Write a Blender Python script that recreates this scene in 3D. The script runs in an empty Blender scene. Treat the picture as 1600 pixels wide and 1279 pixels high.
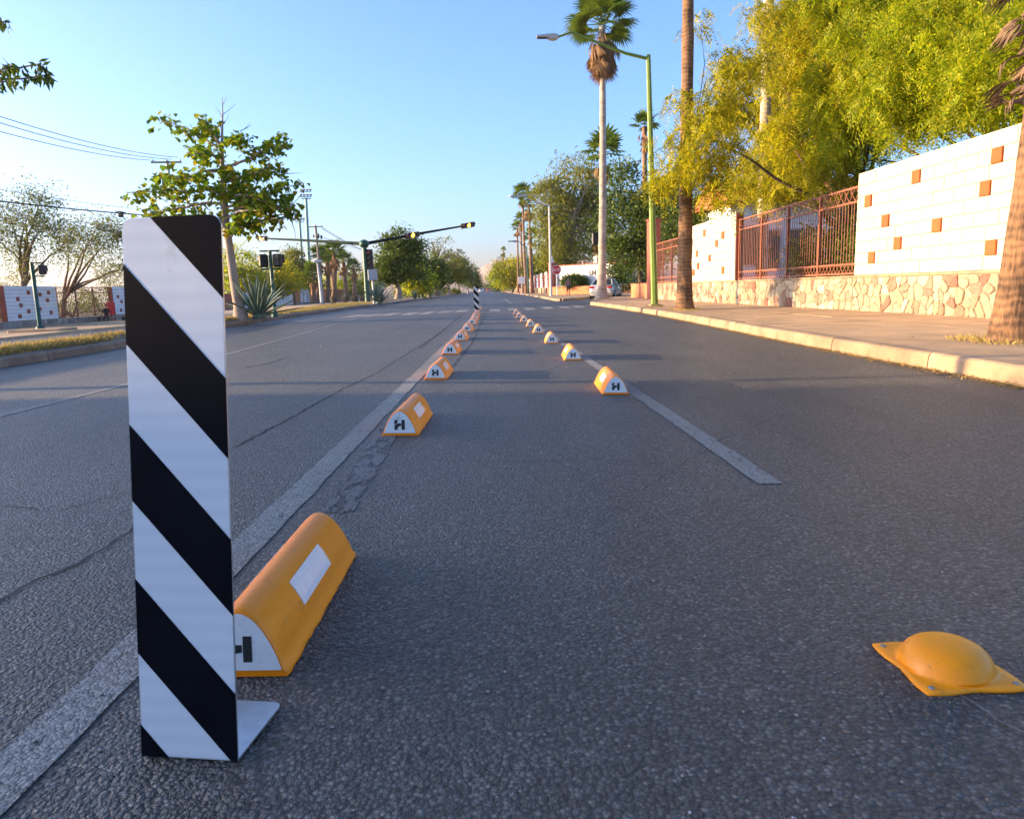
import bpy, bmesh, math, random
import numpy as np
from mathutils import Vector, Matrix
R = math.radians
random.seed(7)
rng = np.random.default_rng(7)
SC = bpy.context.scene
COL = SC.collection

# ------------------------------------------------------------------ camera, sky, sun, exposure
CAM_H, FPX, PW, PH = 0.85, 1134.0, 1600.0, 1279.0
PITCH, ROLL, YAW = R(9.4), R(1.7), math.atan(28 / 1134)
fw = Vector((math.sin(YAW) * math.cos(PITCH), math.cos(YAW) * math.cos(PITCH), -math.sin(PITCH)))
rt0 = Vector((math.cos(YAW), -math.sin(YAW), 0))
up0 = rt0.cross(fw)
rt = rt0 * math.cos(ROLL) - up0 * math.sin(ROLL)
up = rt0 * math.sin(ROLL) + up0 * math.cos(ROLL)
cd = bpy.data.cameras.new('camera')
cam = bpy.data.objects.new('camera', cd)
COL.objects.link(cam)
CP = Vector((0, 0, CAM_H))
cam.matrix_world = Matrix(((rt.x, up.x, -fw.x, 0), (rt.y, up.y, -fw.y, 0), (rt.z, up.z, -fw.z, CAM_H), (0, 0, 0, 1)))
cd.sensor_fit = 'HORIZONTAL'
cd.sensor_width = 36
cd.lens = 36 * FPX / PW
cd.clip_start, cd.clip_end = 0.05, 9000
cd.dof.use_dof = True
cd.dof.focus_distance = 5.5
cd.dof.aperture_fstop = 11
SC.camera = cam

SUN_EL, SUN_AZ = 9.0, 4.0            # the sun stands over the -X side, a little ahead of the camera
sun_dir = Vector((-math.cos(R(SUN_EL)) * math.cos(R(SUN_AZ)), math.cos(R(SUN_EL)) * math.sin(R(SUN_AZ)), math.sin(R(SUN_EL))))
w = bpy.data.worlds.new('World')
SC.world = w
w.use_nodes = True
nt = w.node_tree
sky = nt.nodes.new('ShaderNodeTexSky')
sky.sky_type = 'NISHITA'
sky.sun_disc = False
sky.sun_elevation = R(SUN_EL)
sky.sun_rotation = math.atan2(sun_dir.x, sun_dir.y)
sky.altitude = 200
sky.air_density, sky.dust_density, sky.ozone_density = 0.8, 3.0, 5.2
bg = nt.nodes['Background']
bg.inputs['Strength'].default_value = 0.15
wb = nt.nodes.new('ShaderNodeMix')          # the photograph's white balance
wb.data_type = 'RGBA'
wb.blend_type = 'MULTIPLY'
wb.inputs[0].default_value = 1.0
wb.inputs[7].default_value = (1.24, 0.985, 0.86, 1)
nt.links.new(sky.outputs[0], wb.inputs[6])
nt.links.new(wb.outputs[2], bg.inputs['Color'])
sl = bpy.data.lights.new('sun', 'SUN')
sl.energy = 3.0
sl.angle = R(0.5)
sl.color = (1.0, 0.7, 0.37)
so = bpy.data.objects.new('sun', sl)
COL.objects.link(so)
so.rotation_euler = sun_dir.to_track_quat('Z', 'Y').to_euler()
so.location = (-40, 0, 30)
SC.view_settings.view_transform = 'Standard'
SC.view_settings.look = 'None'
SC.view_settings.exposure = 2.25
SC.view_settings.gamma = 1.0
SC.render.engine = 'CYCLES'
SC.cycles.use_denoising = True
SC.cycles.max_bounces = 8
SC.cycles.transparent_max_bounces = 8

# ------------------------------------------------------------------ survey helpers: a sighting in the photograph turned into a place on the ground
CROSS = 0.02                          # the road's cross fall, two metres to each side of the crown


def zr(x):
    return -CROSS * max(-2, min(2, x))


def ray(px, py):
    return rt * ((px - PW / 2) / FPX) + up * (-(py - PH / 2) / FPX) + fw


def G(px, py, h=0.0):
    d = ray(px, py)
    z = h
    for _ in range(25):
        p = CP + d * ((z - CAM_H) / d.z)
        z = h + zr(p.x)
    return p


def onY(px, py, y):
    d = ray(px, py)
    return CP + d * (y / d.y)


def onX(px, py, x):
    d = ray(px, py)
    return CP + d * (x / d.x)


# ------------------------------------------------------------------ mesh builder
class MB:
    def __init__(s):
        s.v, s.f, s.m, s.s = [], [], [], []

    def add(s, vs, fs, mat=0, smooth=False):
        o = len(s.v)
        s.v += [tuple(v) for v in vs]
        s.f += [tuple(i + o for i in f) for f in fs]
        s.m += [mat] * len(fs)
        s.s += [smooth] * len(fs)
        return s

    def box(s, c, d, M=None, mat=0, bev=0.0):
        x, y, z = d[0] / 2, d[1] / 2, d[2] / 2
        c = Vector(c)
        if bev <= 0:
            vs = [Vector((a * x, b * y, e * z)) for a in (-1, 1) for b in (-1, 1) for e in (-1, 1)]
            fs = [(0, 1, 3, 2), (4, 6, 7, 5), (0, 4, 5, 1), (2, 3, 7, 6), (0, 2, 6, 4), (1, 5, 7, 3)]
        else:
            vs, idx = [], {}
            for a in (-1, 1):
                for b in (-1, 1):
                    for e in (-1, 1):
                        for ax in range(3):
                            p = [a * (x - bev), b * (y - bev), e * (z - bev)]
                            p[ax] = (a * x, b * y, e * z)[ax]
                            idx[(a, b, e, ax)] = len(vs)
                            vs.append(Vector(p))
            fs = []
            sg = (-1, 1)
            for a in sg:
                fs.append([idx[(a, b, e, 0)] for b, e in ((-1, -1), (1, -1), (1, 1), (-1, 1))][::a])
                fs.append([idx[(b, a, e, 1)] for b, e in ((-1, -1), (1, -1), (1, 1), (-1, 1))][::-a])
                fs.append([idx[(b, e, a, 2)] for b, e in ((-1, -1), (1, -1), (1, 1), (-1, 1))][::a])
            for a in sg:
                for b in sg:
                    k = a * b
                    fs.append([idx[(a, b, -1, 0)], idx[(a, b, 1, 0)], idx[(a, b, 1, 1)], idx[(a, b, -1, 1)]][::-k])
                    fs.append([idx[(a, -1, b, 0)], idx[(a, 1, b, 0)], idx[(a, 1, b, 2)], idx[(a, -1, b, 2)]][::k])
                    fs.append([idx[(-1, a, b, 1)], idx[(1, a, b, 1)], idx[(1, a, b, 2)], idx[(-1, a, b, 2)]][::-k])
            for a in sg:
                for b in sg:
                    for e in sg:
                        fs.append([idx[(a, b, e, 0)], idx[(a, b, e, 1)], idx[(a, b, e, 2)]][::a * b * e])
        if M is not None:
            vs = [M @ v for v in vs]
        return s.add([v + c for v in vs], fs, mat)

    def tube(s, pts, r, n=8, mat=0, cap=True, smooth=True):
        pts = [Vector(p) for p in pts]
        if not hasattr(r, '__len__'):
            r = [r] * len(pts)
        vs, fs = [], []
        prev = None
        for i, p in enumerate(pts):
            t = (pts[min(i + 1, len(pts) - 1)] - pts[max(i - 1, 0)])
            t = t.normalized() if t.length > 1e-9 else Vector((0, 0, 1))
            if prev is None:
                a = Vector((1, 0, 0)) if abs(t.x) < 0.9 else Vector((0, 1, 0))
                u = t.cross(a).normalized()
            else:
                u = (prev - t * prev.dot(t))
                u = u.normalized() if u.length > 1e-6 else t.orthogonal().normalized()
            prev = u
            q = t.cross(u)
            for k in range(n):
                an = 2 * math.pi * k / n
                vs.append(p + (u * math.cos(an) + q * math.sin(an)) * r[i])
        for i in range(len(pts) - 1):
            for k in range(n):
                a, b = i * n + k, i * n + (k + 1) % n
                fs.append((a, b, b + n, a + n))
        s.add(vs, fs, mat, smooth)
        if cap:
            s.add(vs[:n], [tuple(range(n))[::-1]], mat)
            s.add(vs[-n:], [tuple(range(n))], mat)
        return s

    def lathe(s, prof, n=20, c=(0, 0, 0), mat=0, smooth=True):
        c = Vector(c)
        vs, fs = [], []
        for (r, z) in prof:
            for k in range(n):
                a = 2 * math.pi * k / n
                vs.append(c + Vector((r * math.cos(a), r * math.sin(a), z)))
        for i in range(len(prof) - 1):
            for k in range(n):
                a, b = i * n + k, i * n + (k + 1) % n
                fs.append((a, b, b + n, a + n))
        return s.add(vs, fs, mat, smooth)

    def prism(s, poly, o, u, v, d, mat=0):
        """polygon in the (u, v) plane through o, extruded by vector d"""
        o, u, v, d = Vector(o), Vector(u), Vector(v), Vector(d)
        n = len(poly)
        a = [o + u * x + v * y for x, y in poly]
        vs = a + [p + d for p in a]
        fs = [tuple(range(n))[::-1], tuple(range(n, 2 * n))] + [(i, (i + 1) % n, n + (i + 1) % n, n + i) for i in range(n)]
        return s.add(vs, fs, mat)

    def mesh(s, name, mats):
        me = bpy.data.meshes.new(name)
        me.from_pydata([tuple(v) for v in s.v], [], s.f)
        for m in (mats if isinstance(mats, (list, tuple)) else [mats]):
            me.materials.append(m)
        me.polygons.foreach_set('material_index', s.m)
        me.polygons.foreach_set('use_smooth', s.s)
        me.update()
        return me

    def build(s, name, mats, parent=None, loc=None, rot=None):
        return link(name, s.mesh(name, mats), parent, loc, rot)


def link(name, data, parent=None, loc=None, rot=None, scale=None):
    o = bpy.data.objects.new(name, data)
    COL.objects.link(o)
    if parent is not None:
        o.parent = parent
    if loc is not None:
        o.location = loc
    if rot is not None:
        o.rotation_euler = rot
    if scale is not None:
        o.scale = scale
    return o


def tag(o, label, cat, group=None):
    o['label'] = label
    o['category'] = cat
    if group:
        o['group'] = group
    return o


def thing(name, label, cat, loc=(0, 0, 0), rz=0.0, group=None):
    o = link(name, None, None, loc, (0, 0, rz))
    o.empty_display_size = 0.2
    return tag(o, label, cat, group)


def struct(o):
    o['kind'] = 'structure'
    return o


def stuff(o):
    o['kind'] = 'stuff'
    return o


def copy_tree(o, parent=None):
    c = o.copy()
    COL.objects.link(c)
    c.parent = parent
    for ch in o.children:
        copy_tree(ch, c)
    return c


# ------------------------------------------------------------------ materials
def newmat(name):
    m = bpy.data.materials.new(name)
    m.use_nodes = True
    t = m.node_tree
    return m, t, t.nodes['Principled BSDF'], t.nodes['Material Output']


def nd(t, typ, **kw):
    n = t.nodes.new(typ)
    for k, v in kw.items():
        if k in n.inputs:
            n.inputs[k].default_value = v
        else:
            setattr(n, k, v)
    return n


def ramp(t, fac, stops):
    r = t.nodes.new('ShaderNodeValToRGB')
    e = r.color_ramp.elements
    while len(e) < len(stops):
        e.new(0.5)
    for i, (p, c) in enumerate(stops):
        e[i].position = p
        e[i].color = (c[0], c[1], c[2], 1) if hasattr(c, '__len__') else (c, c, c, 1)
    t.links.new(fac, r.inputs[0])
    return r.outputs[0]


def coords(t, world=True):
    if world:
        return t.nodes.new('ShaderNodeNewGeometry').outputs['Position']
    return t.nodes.new('ShaderNodeTexCoord').outputs['Object']


def mul(t, a, b, f=1.0):
    m = t.nodes.new('ShaderNodeMix')
    m.data_type = 'RGBA'
    m.blend_type = 'MULTIPLY'
    m.inputs[0].default_value = f
    t.links.new(a, m.inputs[6])
    t.links.new(b, m.inputs[7])
    return m.outputs[2]


def mixc(t, fac, a, b):
    m = t.nodes.new('ShaderNodeMix')
    m.data_type = 'RGBA'
    if hasattr(fac, 'links'):
        t.links.new(fac, m.inputs[0])
    else:
        m.inputs[0].default_value = fac
    for i, x in ((6, a), (7, b)):
        if hasattr(x, 'links'):
            t.links.new(x, m.inputs[i])
        else:
            m.inputs[i].default_value = (x[0], x[1], x[2], 1)
    return m.outputs[2]


def noise(t, co, scale, detail=4, rough=0.55, stretch=None):
    if stretch:
        mp = nd(t, 'ShaderNodeMapping')
        mp.inputs['Scale'].default_value = stretch
        t.links.new(co, mp.inputs[0])
        co = mp.outputs[0]
    n = nd(t, 'ShaderNodeTexNoise', Scale=scale, Detail=detail, Roughness=rough)
    t.links.new(co, n.inputs['Vector'])
    return n.outputs['Fac']


def bump(t, b, h, strength=0.3, dist=0.01):
    n = nd(t, 'ShaderNodeBump', Strength=strength, Distance=dist)
    t.links.new(h, n.inputs['Height'])
    t.links.new(n.outputs[0], b.inputs['Normal'])
    return n


def plain(name, col, rough=0.6, var=0.2, scale=6, metal=0.0, bmp=0.0, bscale=60, bdist=0.004, world=False, stretch=None, rand=0.0, coat=0.0):
    """a paint or a plain substance with blotchy variation, fine grain and wear"""
    m, t, b, o = newmat(name)
    co = coords(t, world)
    n1 = noise(t, co, scale, 5, 0.6, stretch)
    c = ramp(t, n1, [(0.3, tuple(x * (1 - var) for x in col)), (0.7, tuple(min(1, x * (1 + var * 0.6)) for x in col))])
    if rand:
        oi = t.nodes.new('ShaderNodeObjectInfo')
        rr = ramp(t, oi.outputs['Random'], [(0, 1 - rand), (1, 1 + rand * 0.5)])
        c = mul(t, c, rr)
    t.links.new(c, b.inputs['Base Color'])
    b.inputs['Roughness'].default_value = rough
    b.inputs['Metallic'].default_value = metal
    if coat:
        b.inputs['Coat Weight'].default_value = coat
    if bmp:
        bump(t, b, noise(t, co, bscale, 4, 0.6, stretch), bmp, bdist)
    return m


def leafmat(name, cols, trans=0.35, rough=0.55):
    m, t, b, o = newmat(name)
    g = t.nodes.new('ShaderNodeNewGeometry')
    c = ramp(t, g.outputs['Random Per Island'], [(i / (len(cols) - 1), x) for i, x in enumerate(cols)])
    n = noise(t, g.outputs['Position'], 0.9, 3)
    v = ramp(t, n, [(0.3, 0.72), (0.7, 1.2)])
    c = mul(t, c, v)
    t.links.new(c, b.inputs['Base Color'])
    b.inputs['Roughness'].default_value = rough
    b.inputs['Specular IOR Level'].default_value = 0.3
    tr = t.nodes.new('ShaderNodeBsdfTranslucent')
    t.links.new(c, tr.inputs[0])
    mx = t.nodes.new('ShaderNodeMixShader')
    mx.inputs[0].default_value = trans
    t.links.new(b.outputs[0], mx.inputs[1])
    t.links.new(tr.outputs[0], mx.inputs[2])
    t.links.new(mx.outputs[0], o.inputs[0])
    return m


def asphalt(name, base=(0.118, 0.111, 0.102), light=(0.3, 0.275, 0.24), rough=0.5, grain=1.0, relief=1.0):
    m, t, b, o = newmat(name)
    co = coords(t)
    big = noise(t, co, 0.35, 5, 0.6)
    mid = noise(t, co, 2.2, 5, 0.65, (1.0, 0.25, 1.0))
    v = nd(t, 'ShaderNodeTexVoronoi', Scale=98 * grain, Randomness=1.0)
    t.links.new(co, v.inputs['Vector'])
    v2 = nd(t, 'ShaderNodeTexVoronoi', Scale=240 * grain, Randomness=1.0)
    t.links.new(co, v2.inputs['Vector'])
    sep = t.nodes.new('ShaderNodeSeparateColor')
    t.links.new(v.outputs['Color'], sep.inputs[0])
    stone = ramp(t, sep.outputs[0], [(0.0, tuple(x * 0.6 for x in base)), (0.5, base), (0.85, tuple(x * 1.45 for x in base)), (1.0, light)])
    tone = ramp(t, big, [(0.3, 0.82), (0.7, 1.18)])
    tone2 = ramp(t, mid, [(0.3, 0.86), (0.72, 1.16)])
    c = mul(t, mul(t, stone, tone), tone2)
    gap = ramp(t, v.outputs['Distance'], [(0.2, 1.0), (0.8, 0.3 if relief > 0.6 else 0.8)])
    c = mul(t, c, gap)
    t.links.new(c, b.inputs['Base Color'])
    b.inputs['Roughness'].default_value = rough
    b.inputs['Specular IOR Level'].default_value = 0.5
    h1 = ramp(t, v.outputs['Distance'], [(0.0, 1.0), (0.75, 0.0)])
    h2 = ramp(t, v2.outputs['Distance'], [(0.0, 1.0), (0.8, 0.0)])
    big_n = noise(t, co, 55, 4, 0.65)
    hm = nd(t, 'ShaderNodeMath', operation='MULTIPLY_ADD')
    t.links.new(h2, hm.inputs[0])
    hm.inputs[1].default_value = 0.35
    t.links.new(h1, hm.inputs[2])
    hm2 = nd(t, 'ShaderNodeMath', operation='MULTIPLY_ADD')
    t.links.new(big_n, hm2.inputs[0])
    hm2.inputs[1].default_value = 1.3
    t.links.new(hm.outputs[0], hm2.inputs[2])
    stain = noise(t, co, 0.9, 6, 0.7, (1.6, 0.5, 1.0))
    c = mul(t, c, ramp(t, stain, [(0.28, 0.62), (0.4, 1.0), (0.62, 1.0), (0.75, 1.16)]))
    track = noise(t, co, 1.0, 4, 0.6, (1.3, 0.035, 1.0))
    c = mul(t, c, ramp(t, track, [(0.3, 0.8), (0.5, 1.0), (0.72, 1.16)]))
    oil = noise(t, co, 3.3, 5, 0.75)
    c = mul(t, c, ramp(t, oil, [(0.27, 0.6), (0.36, 1.0)]))
    t.links.new(c, b.inputs['Base Color'])
    bump(t, b, hm2.outputs[0], 1.0, 0.013 * relief)
    return m


M = {}
M['asphalt'] = asphalt('worn asphalt')
M['asphalt_smooth'] = asphalt('service road asphalt', (0.1, 0.1, 0.105), (0.2, 0.2, 0.2), 0.55)
M['line'] = asphalt('worn white road paint', (0.235, 0.222, 0.195), (0.32, 0.305, 0.27), 0.65, 1.3, 0.35)
M['line_faded'] = asphalt('faded road paint', (0.14, 0.135, 0.13), (0.22, 0.21, 0.2), 0.62, 1.2, 0.5)
M['zebra'] = asphalt('worn crossing paint', (0.27, 0.26, 0.245), (0.36, 0.35, 0.33), 0.65, 1.3, 0.4)
for k_, lo_, hi_ in (('line', 0.33, 0.39), ('line_faded', 0.42, 0.5), ('zebra', 0.34, 0.42)):
    t_ = M[k_].node_tree                # the paint film has flaked off in places
    b_, o_ = t_.nodes['Principled BSDF'], t_.nodes['Material Output']
    tr_ = t_.nodes.new('ShaderNodeBsdfTransparent')
    mx_ = t_.nodes.new('ShaderNodeMixShader')
    t_.links.new(ramp(t_, noise(t_, coords(t_), 13, 8, 0.72, (1.6, 0.5, 1)), [(lo_, 0.0), (hi_, 1.0)]), mx_.inputs[0])
    t_.links.new(tr_.outputs[0], mx_.inputs[1])
    t_.links.new(b_.outputs[0], mx_.inputs[2])
    t_.links.new(mx_.outputs[0], o_.inputs[0])
M['crack'] = plain('tar crack', (0.018, 0.018, 0.02), 0.8, 0.3, 20, world=True)
M['earth'] = plain('dry earth', (0.2, 0.15, 0.09), 0.95, 0.4, 1.5, bmp=0.5, bscale=25, bdist=0.03, world=True)
M['concrete'] = plain('pavement concrete', (0.5, 0.315, 0.165), 0.9, 0.3, 1.3, bmp=0.25, bscale=70, bdist=0.003, world=True, rand=0.1)
M['kerb'] = plain('weathered kerb concrete', (0.35, 0.235, 0.14), 0.9, 0.42, 2.5, bmp=0.4, bscale=45, bdist=0.006, world=True, rand=0.12)
M['kerb_dark'] = plain('dusty kerb concrete', (0.25, 0.19, 0.14), 0.95, 0.35, 3, bmp=0.5, bscale=40, bdist=0.01, world=True, rand=0.15)
M['white_block'] = plain('white painted block', (0.5, 0.455, 0.35), 0.8, 0.12, 2.5, bmp=0.3, bscale=35, bdist=0.004, world=True, rand=0.05)
t_ = M['white_block'].node_tree
b_ = t_.nodes['Principled BSDF']
lk = b_.inputs['Base Color'].links[0].from_socket
c_ = mixc(t_, ramp(t_, noise(t_, coords(t_), 1.6, 7, 0.75, (3, 3, 0.5)), [(0.3, 0.5), (0.46, 0.0)]), lk, (0.36, 0.29, 0.2))
t_.links.new(c_, b_.inputs['Base Color'])
M['grout'] = plain('painted joint', (0.27, 0.235, 0.18), 0.9, 0.2, 8, world=True)
M['white_wall'] = plain('white plaster', (0.76, 0.75, 0.74), 0.8, 0.08, 1.5, bmp=0.1, world=True)
M['terra'] = plain('terracotta tile', (0.42, 0.085, 0.014), 0.75, 0.2, 9, bmp=0.3, bscale=50, world=True, rand=0.15)
M['terra_red'] = plain('dull red tile', (0.34, 0.085, 0.05), 0.8, 0.25, 9, world=True)
M['red_paint'] = plain('red oxide paint', (0.36, 0.085, 0.05), 0.7, 0.2, 4, bmp=0.15, world=True)
M['orange_paint'] = plain('orange masonry paint', (0.55, 0.2, 0.08), 0.8, 0.15, 3, world=True)
M['rust'] = plain('rusty brown iron paint', (0.26, 0.085, 0.04), 0.6, 0.3, 12, world=True)
M['mortar'] = plain('stone wall mortar', (0.34, 0.26, 0.17), 0.95, 0.2, 12, bmp=0.4, bscale=60, world=True)


def stone_mat(name, cols):
    m, t, b, o = newmat(name)
    oi = t.nodes.new('ShaderNodeObjectInfo')
    c = ramp(t, oi.outputs['Random'], [(i / (len(cols) - 1), x) for i, x in enumerate(cols)])
    co = coords(t)
    n = noise(t, co, 14, 5, 0.65)
    c = mul(t, c, ramp(t, n, [(0.25, 0.65), (0.7, 1.2)]))
    t.links.new(c, b.inputs['Base Color'])
    b.inputs['Roughness'].default_value = 0.9
    bump(t, b, noise(t, co, 30, 5, 0.65), 0.6, 0.012)
    return m


M['stone'] = stone_mat('rubble stone', [(0.36, 0.28, 0.17), (0.28, 0.22, 0.15), (0.42, 0.34, 0.22), (0.26, 0.13, 0.08), (0.38, 0.31, 0.21), (0.3, 0.23, 0.14), (0.48, 0.41, 0.29), (0.25, 0.19, 0.13), (0.24, 0.09, 0.06)])
m, t, b, o = newmat('grey rubble stone')
g_ = t.nodes.new('ShaderNodeNewGeometry')
c = ramp(t, g_.outputs['Random Per Island'], [(0, (0.2, 0.17, 0.15)), (0.5, (0.3, 0.27, 0.24)), (0.85, (0.24, 0.17, 0.14)), (1, (0.5, 0.48, 0.45))])
t.links.new(c, b.inputs['Base Color'])
b.inputs['Roughness'].default_value = 0.95
M['stone_grey'] = m

M['orange'] = plain('glossy amber plastic', (1.0, 0.255, 0.0), 0.42, 0.06, 5, bmp=0.06, bscale=90, coat=0.08)
M['yellow'] = plain('glossy yellow plastic', (1.0, 0.31, 0.0), 0.4, 0.06, 6, bmp=0.05, bscale=90, coat=0.1)
M['amber_sunlit'] = plain('sunlit amber plastic', (0.95, 0.3, 0.01), 0.45, 0.1, 5, bmp=0.06, bscale=90, coat=0.05)  # far bumpers: their sunlit yellow is put into the plastic's base colour
for k_ in ('orange', 'yellow', 'amber_sunlit'):
    t_ = M[k_].node_tree
    b_ = t_.nodes['Principled BSDF']
    b_.inputs['Specular IOR Level'].default_value = 0.35
    b_.inputs['Roughness'].default_value = 0.45
    co_ = coords(t_, False)
    lk = b_.inputs['Base Color'].links[0].from_socket
    grime = noise(t_, co_, 9, 7, 0.75, (1, 0.35, 1.6))
    scuff = noise(t_, co_, 26, 6, 0.8, (2.2, 0.3, 1))
    c_ = mixc(t_, ramp(t_, grime, [(0.33, 0.5), (0.44, 0.0)]), lk, (0.4, 0.15, 0.02))
    c_ = mixc(t_, ramp(t_, scuff, [(0.31, 0.7), (0.38, 0.0)]), c_, (0.1, 0.06, 0.03))
    t_.links.new(c_, b_.inputs['Base Color'])
M['sheet_white'] = None
m, t, b, o = newmat('white reflective sheeting')
co = coords(t, False)
wv = nd(t, 'ShaderNodeTexWave', Scale=9.0, Distortion=1.2, Detail=2)
wv.bands_direction = 'Z'
t.links.new(co, wv.inputs['Vector'])
c = ramp(t, wv.outputs['Fac'], [(0.0, (0.585, 0.6, 0.625)), (1.0, (0.625, 0.64, 0.66))])
sm = ramp(t, noise(t, co, 7, 6, 0.7), [(0.22, (0.72, 0.68, 0.62)), (0.36, (1, 1, 1))])
c = mul(t, c, sm)
t.links.new(c, b.inputs['Base Color'])
b.inputs['Roughness'].default_value = 0.42
bump(t, b, noise(t, co, 12, 3), 0.08, 0.01)
M['sheet_white'] = m
M['sheet_black'] = plain('black sheeting', (0.005, 0.0055, 0.009), 0.55, 0.4, 5, bmp=0.04, bscale=20)
M['sheet_black'].node_tree.nodes['Principled BSDF'].inputs['Specular IOR Level'].default_value = 0.04
M['galv'] = plain('galvanised steel', (0.55, 0.56, 0.57), 0.38, 0.15, 25, metal=0.85, bmp=0.05)
M['cap_white'] = plain('white end plate', (0.72, 0.71, 0.69), 0.45, 0.08, 30, bmp=0.05)
t_ = M['cap_white'].node_tree
b_ = t_.nodes['Principled BSDF']
lk = b_.inputs['Base Color'].links[0].from_socket
c_ = mixc(t_, ramp(t_, noise(t_, coords(t_, True), 22, 7, 0.75), [(0.3, 0.6), (0.45, 0.0)]), lk, (0.3, 0.25, 0.2))
t_.links.new(c_, b_.inputs['Base Color'])
M['logo'] = plain('black print', (0.012, 0.012, 0.013), 0.5, 0.1)
M['reflector'] = plain('white reflector film', (0.78, 0.75, 0.72), 0.25, 0.08, 60, bmp=0.1, bscale=200)
M['bolt'] = plain('dull steel bolt', (0.34, 0.3, 0.24), 0.55, 0.3, 60, metal=0.5)
M['green_pole'] = plain('green pole paint', (0.16, 0.24, 0.03), 0.45, 0.25, 5, bmp=0.1)
M['dark_green'] = plain('dark green pole paint', (0.01, 0.075, 0.045), 0.45, 0.3, 5)
M['arm_green'] = plain('near black green arm paint', (0.006, 0.02, 0.014), 0.7, 0.3, 5)
M['arm_green'].node_tree.nodes['Principled BSDF'].inputs['Specular IOR Level'].default_value = 0.1
M['teal'] = plain('teal pole paint', (0.08, 0.3, 0.28), 0.5, 0.2, 5)
M['grey_metal'] = plain('grey painted metal', (0.42, 0.43, 0.44), 0.5, 0.12, 8)
M['pole_white'] = plain('pale concrete pole', (0.55, 0.52, 0.48), 0.8, 0.12, 4)
M['wood_pole'] = plain('weathered wooden pole', (0.24, 0.19, 0.15), 0.9, 0.3, 4, stretch=(8, 8, 0.6), bmp=0.3)
M['black_metal'] = plain('black signal housing', (0.012, 0.012, 0.013), 0.5, 0.3, 10)
M['red_back'] = plain('dark red lens', (0.09, 0.01, 0.008), 0.3, 0.2)
M['dark_lens'] = plain('unlit lens', (0.03, 0.025, 0.02), 0.2, 0.2)
M['cable'] = plain('black cable', (0.015, 0.015, 0.016), 0.6, 0.2)
M['pot'] = plain('dark clay pot', (0.09, 0.075, 0.05), 0.85, 0.4, 3)
m, t, b, o = newmat('lit amber lens')
b.inputs['Base Color'].default_value = (1, 0.5, 0.05, 1)
b.inputs['Emission Color'].default_value = (1, 0.42, 0.03, 1)
b.inputs['Emission Strength'].default_value = 3.2
M['amber'] = m


def bark(name, col, col2, ring=0.0, fiss=1.0, scale=1.0, world=False):
    m, t, b, o = newmat(name)
    co = coords(t, world)
    n = noise(t, co, 9 * scale, 6, 0.7, (4.0, 4.0, 0.5))
    n2 = noise(t, co, 2.2 * scale, 4)
    f = nd(t, 'ShaderNodeMath', operation='MULTIPLY_ADD')
    t.links.new(n, f.inputs[0])
    f.inputs[1].default_value = fiss
    t.links.new(n2, f.inputs[2])
    h = f.outputs[0]
    if ring:
        wv = nd(t, 'ShaderNodeTexWave', Scale=ring, Distortion=7.0, Detail=4)
        wv.bands_direction = 'Z'
        t.links.new(co, wv.inputs['Vector'])
        f2 = nd(t, 'ShaderNodeMath', operation='MULTIPLY_ADD')
        t.links.new(wv.outputs['Fac'], f2.inputs[0])
        f2.inputs[1].default_value = 0.16
        t.links.new(h, f2.inputs[2])
        h = f2.outputs[0]
    mid = (0.5 * fiss + 0.5 + (0.08 if ring else 0)) / 2
    hs = nd(t, 'ShaderNodeMath', operation='MULTIPLY')
    t.links.new(h, hs.inputs[0])
    hs.inputs[1].default_value = 0.5
    c = ramp(t, hs.outputs[0], [(mid - 0.11, col2), (mid + 0.1, col)])
    t.links.new(c, b.inputs['Base Color'])
    b.inputs['Roughness'].default_value = 0.9
    bump(t, b, h, 0.8, 0.03)
    return m


M['palm_bark'] = bark('fissured palm bark', (0.3, 0.16, 0.075), (0.07, 0.038, 0.02), 3.0)
M['palm_pale'] = bark('pale palm bark', (0.5, 0.42, 0.34), (0.24, 0.18, 0.13), 2.5, 0.7)
M['palm_far'] = bark('brown palm bark', (0.32, 0.17, 0.1), (0.14, 0.08, 0.05), 1.5, 0.7)
M['bark'] = bark('grey brown bark', (0.27, 0.19, 0.13), (0.1, 0.07, 0.05))
M['bark_dark'] = bark('dark bark', (0.12, 0.075, 0.05), (0.045, 0.03, 0.022))
M['bark_pale'] = bark('smooth pale bark', (0.42, 0.33, 0.26), (0.26, 0.19, 0.15), 0, 0.4)
M['leaf_yellow'] = leafmat('yellow green leaflets', [(0.22, 0.25, 0.008), (0.36, 0.37, 0.01), (0.47, 0.43, 0.012), (0.66, 0.5, 0.014)], 0.6)
M['leaf_yellow2'] = leafmat('fresh green leaflets', [(0.18, 0.26, 0.006), (0.31, 0.38, 0.008), (0.4, 0.44, 0.012), (0.56, 0.5, 0.014)], 0.6)
M['leaf_dark'] = leafmat('dark green leaves', [(0.045, 0.08, 0.01), (0.075, 0.12, 0.012), (0.12, 0.165, 0.014)], 0.35)
M['leaf_mid'] = leafmat('mid green leaves', [(0.055, 0.1, 0.01), (0.095, 0.15, 0.012), (0.14, 0.18, 0.014)], 0.4)
M['leaf_olive'] = leafmat('olive leaves', [(0.13, 0.15, 0.015), (0.2, 0.22, 0.02), (0.29, 0.26, 0.025)], 0.45)
M['leaf_big'] = leafmat('broad yellowing leaves', [(0.1, 0.19, 0.01), (0.16, 0.26, 0.012), (0.23, 0.31, 0.015), (0.33, 0.25, 0.015)], 0.5)
M['leaf_mesq'] = leafmat('sparse grey green leaves', [(0.1, 0.14, 0.03), (0.17, 0.2, 0.04), (0.26, 0.24, 0.045)], 0.55)
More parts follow.
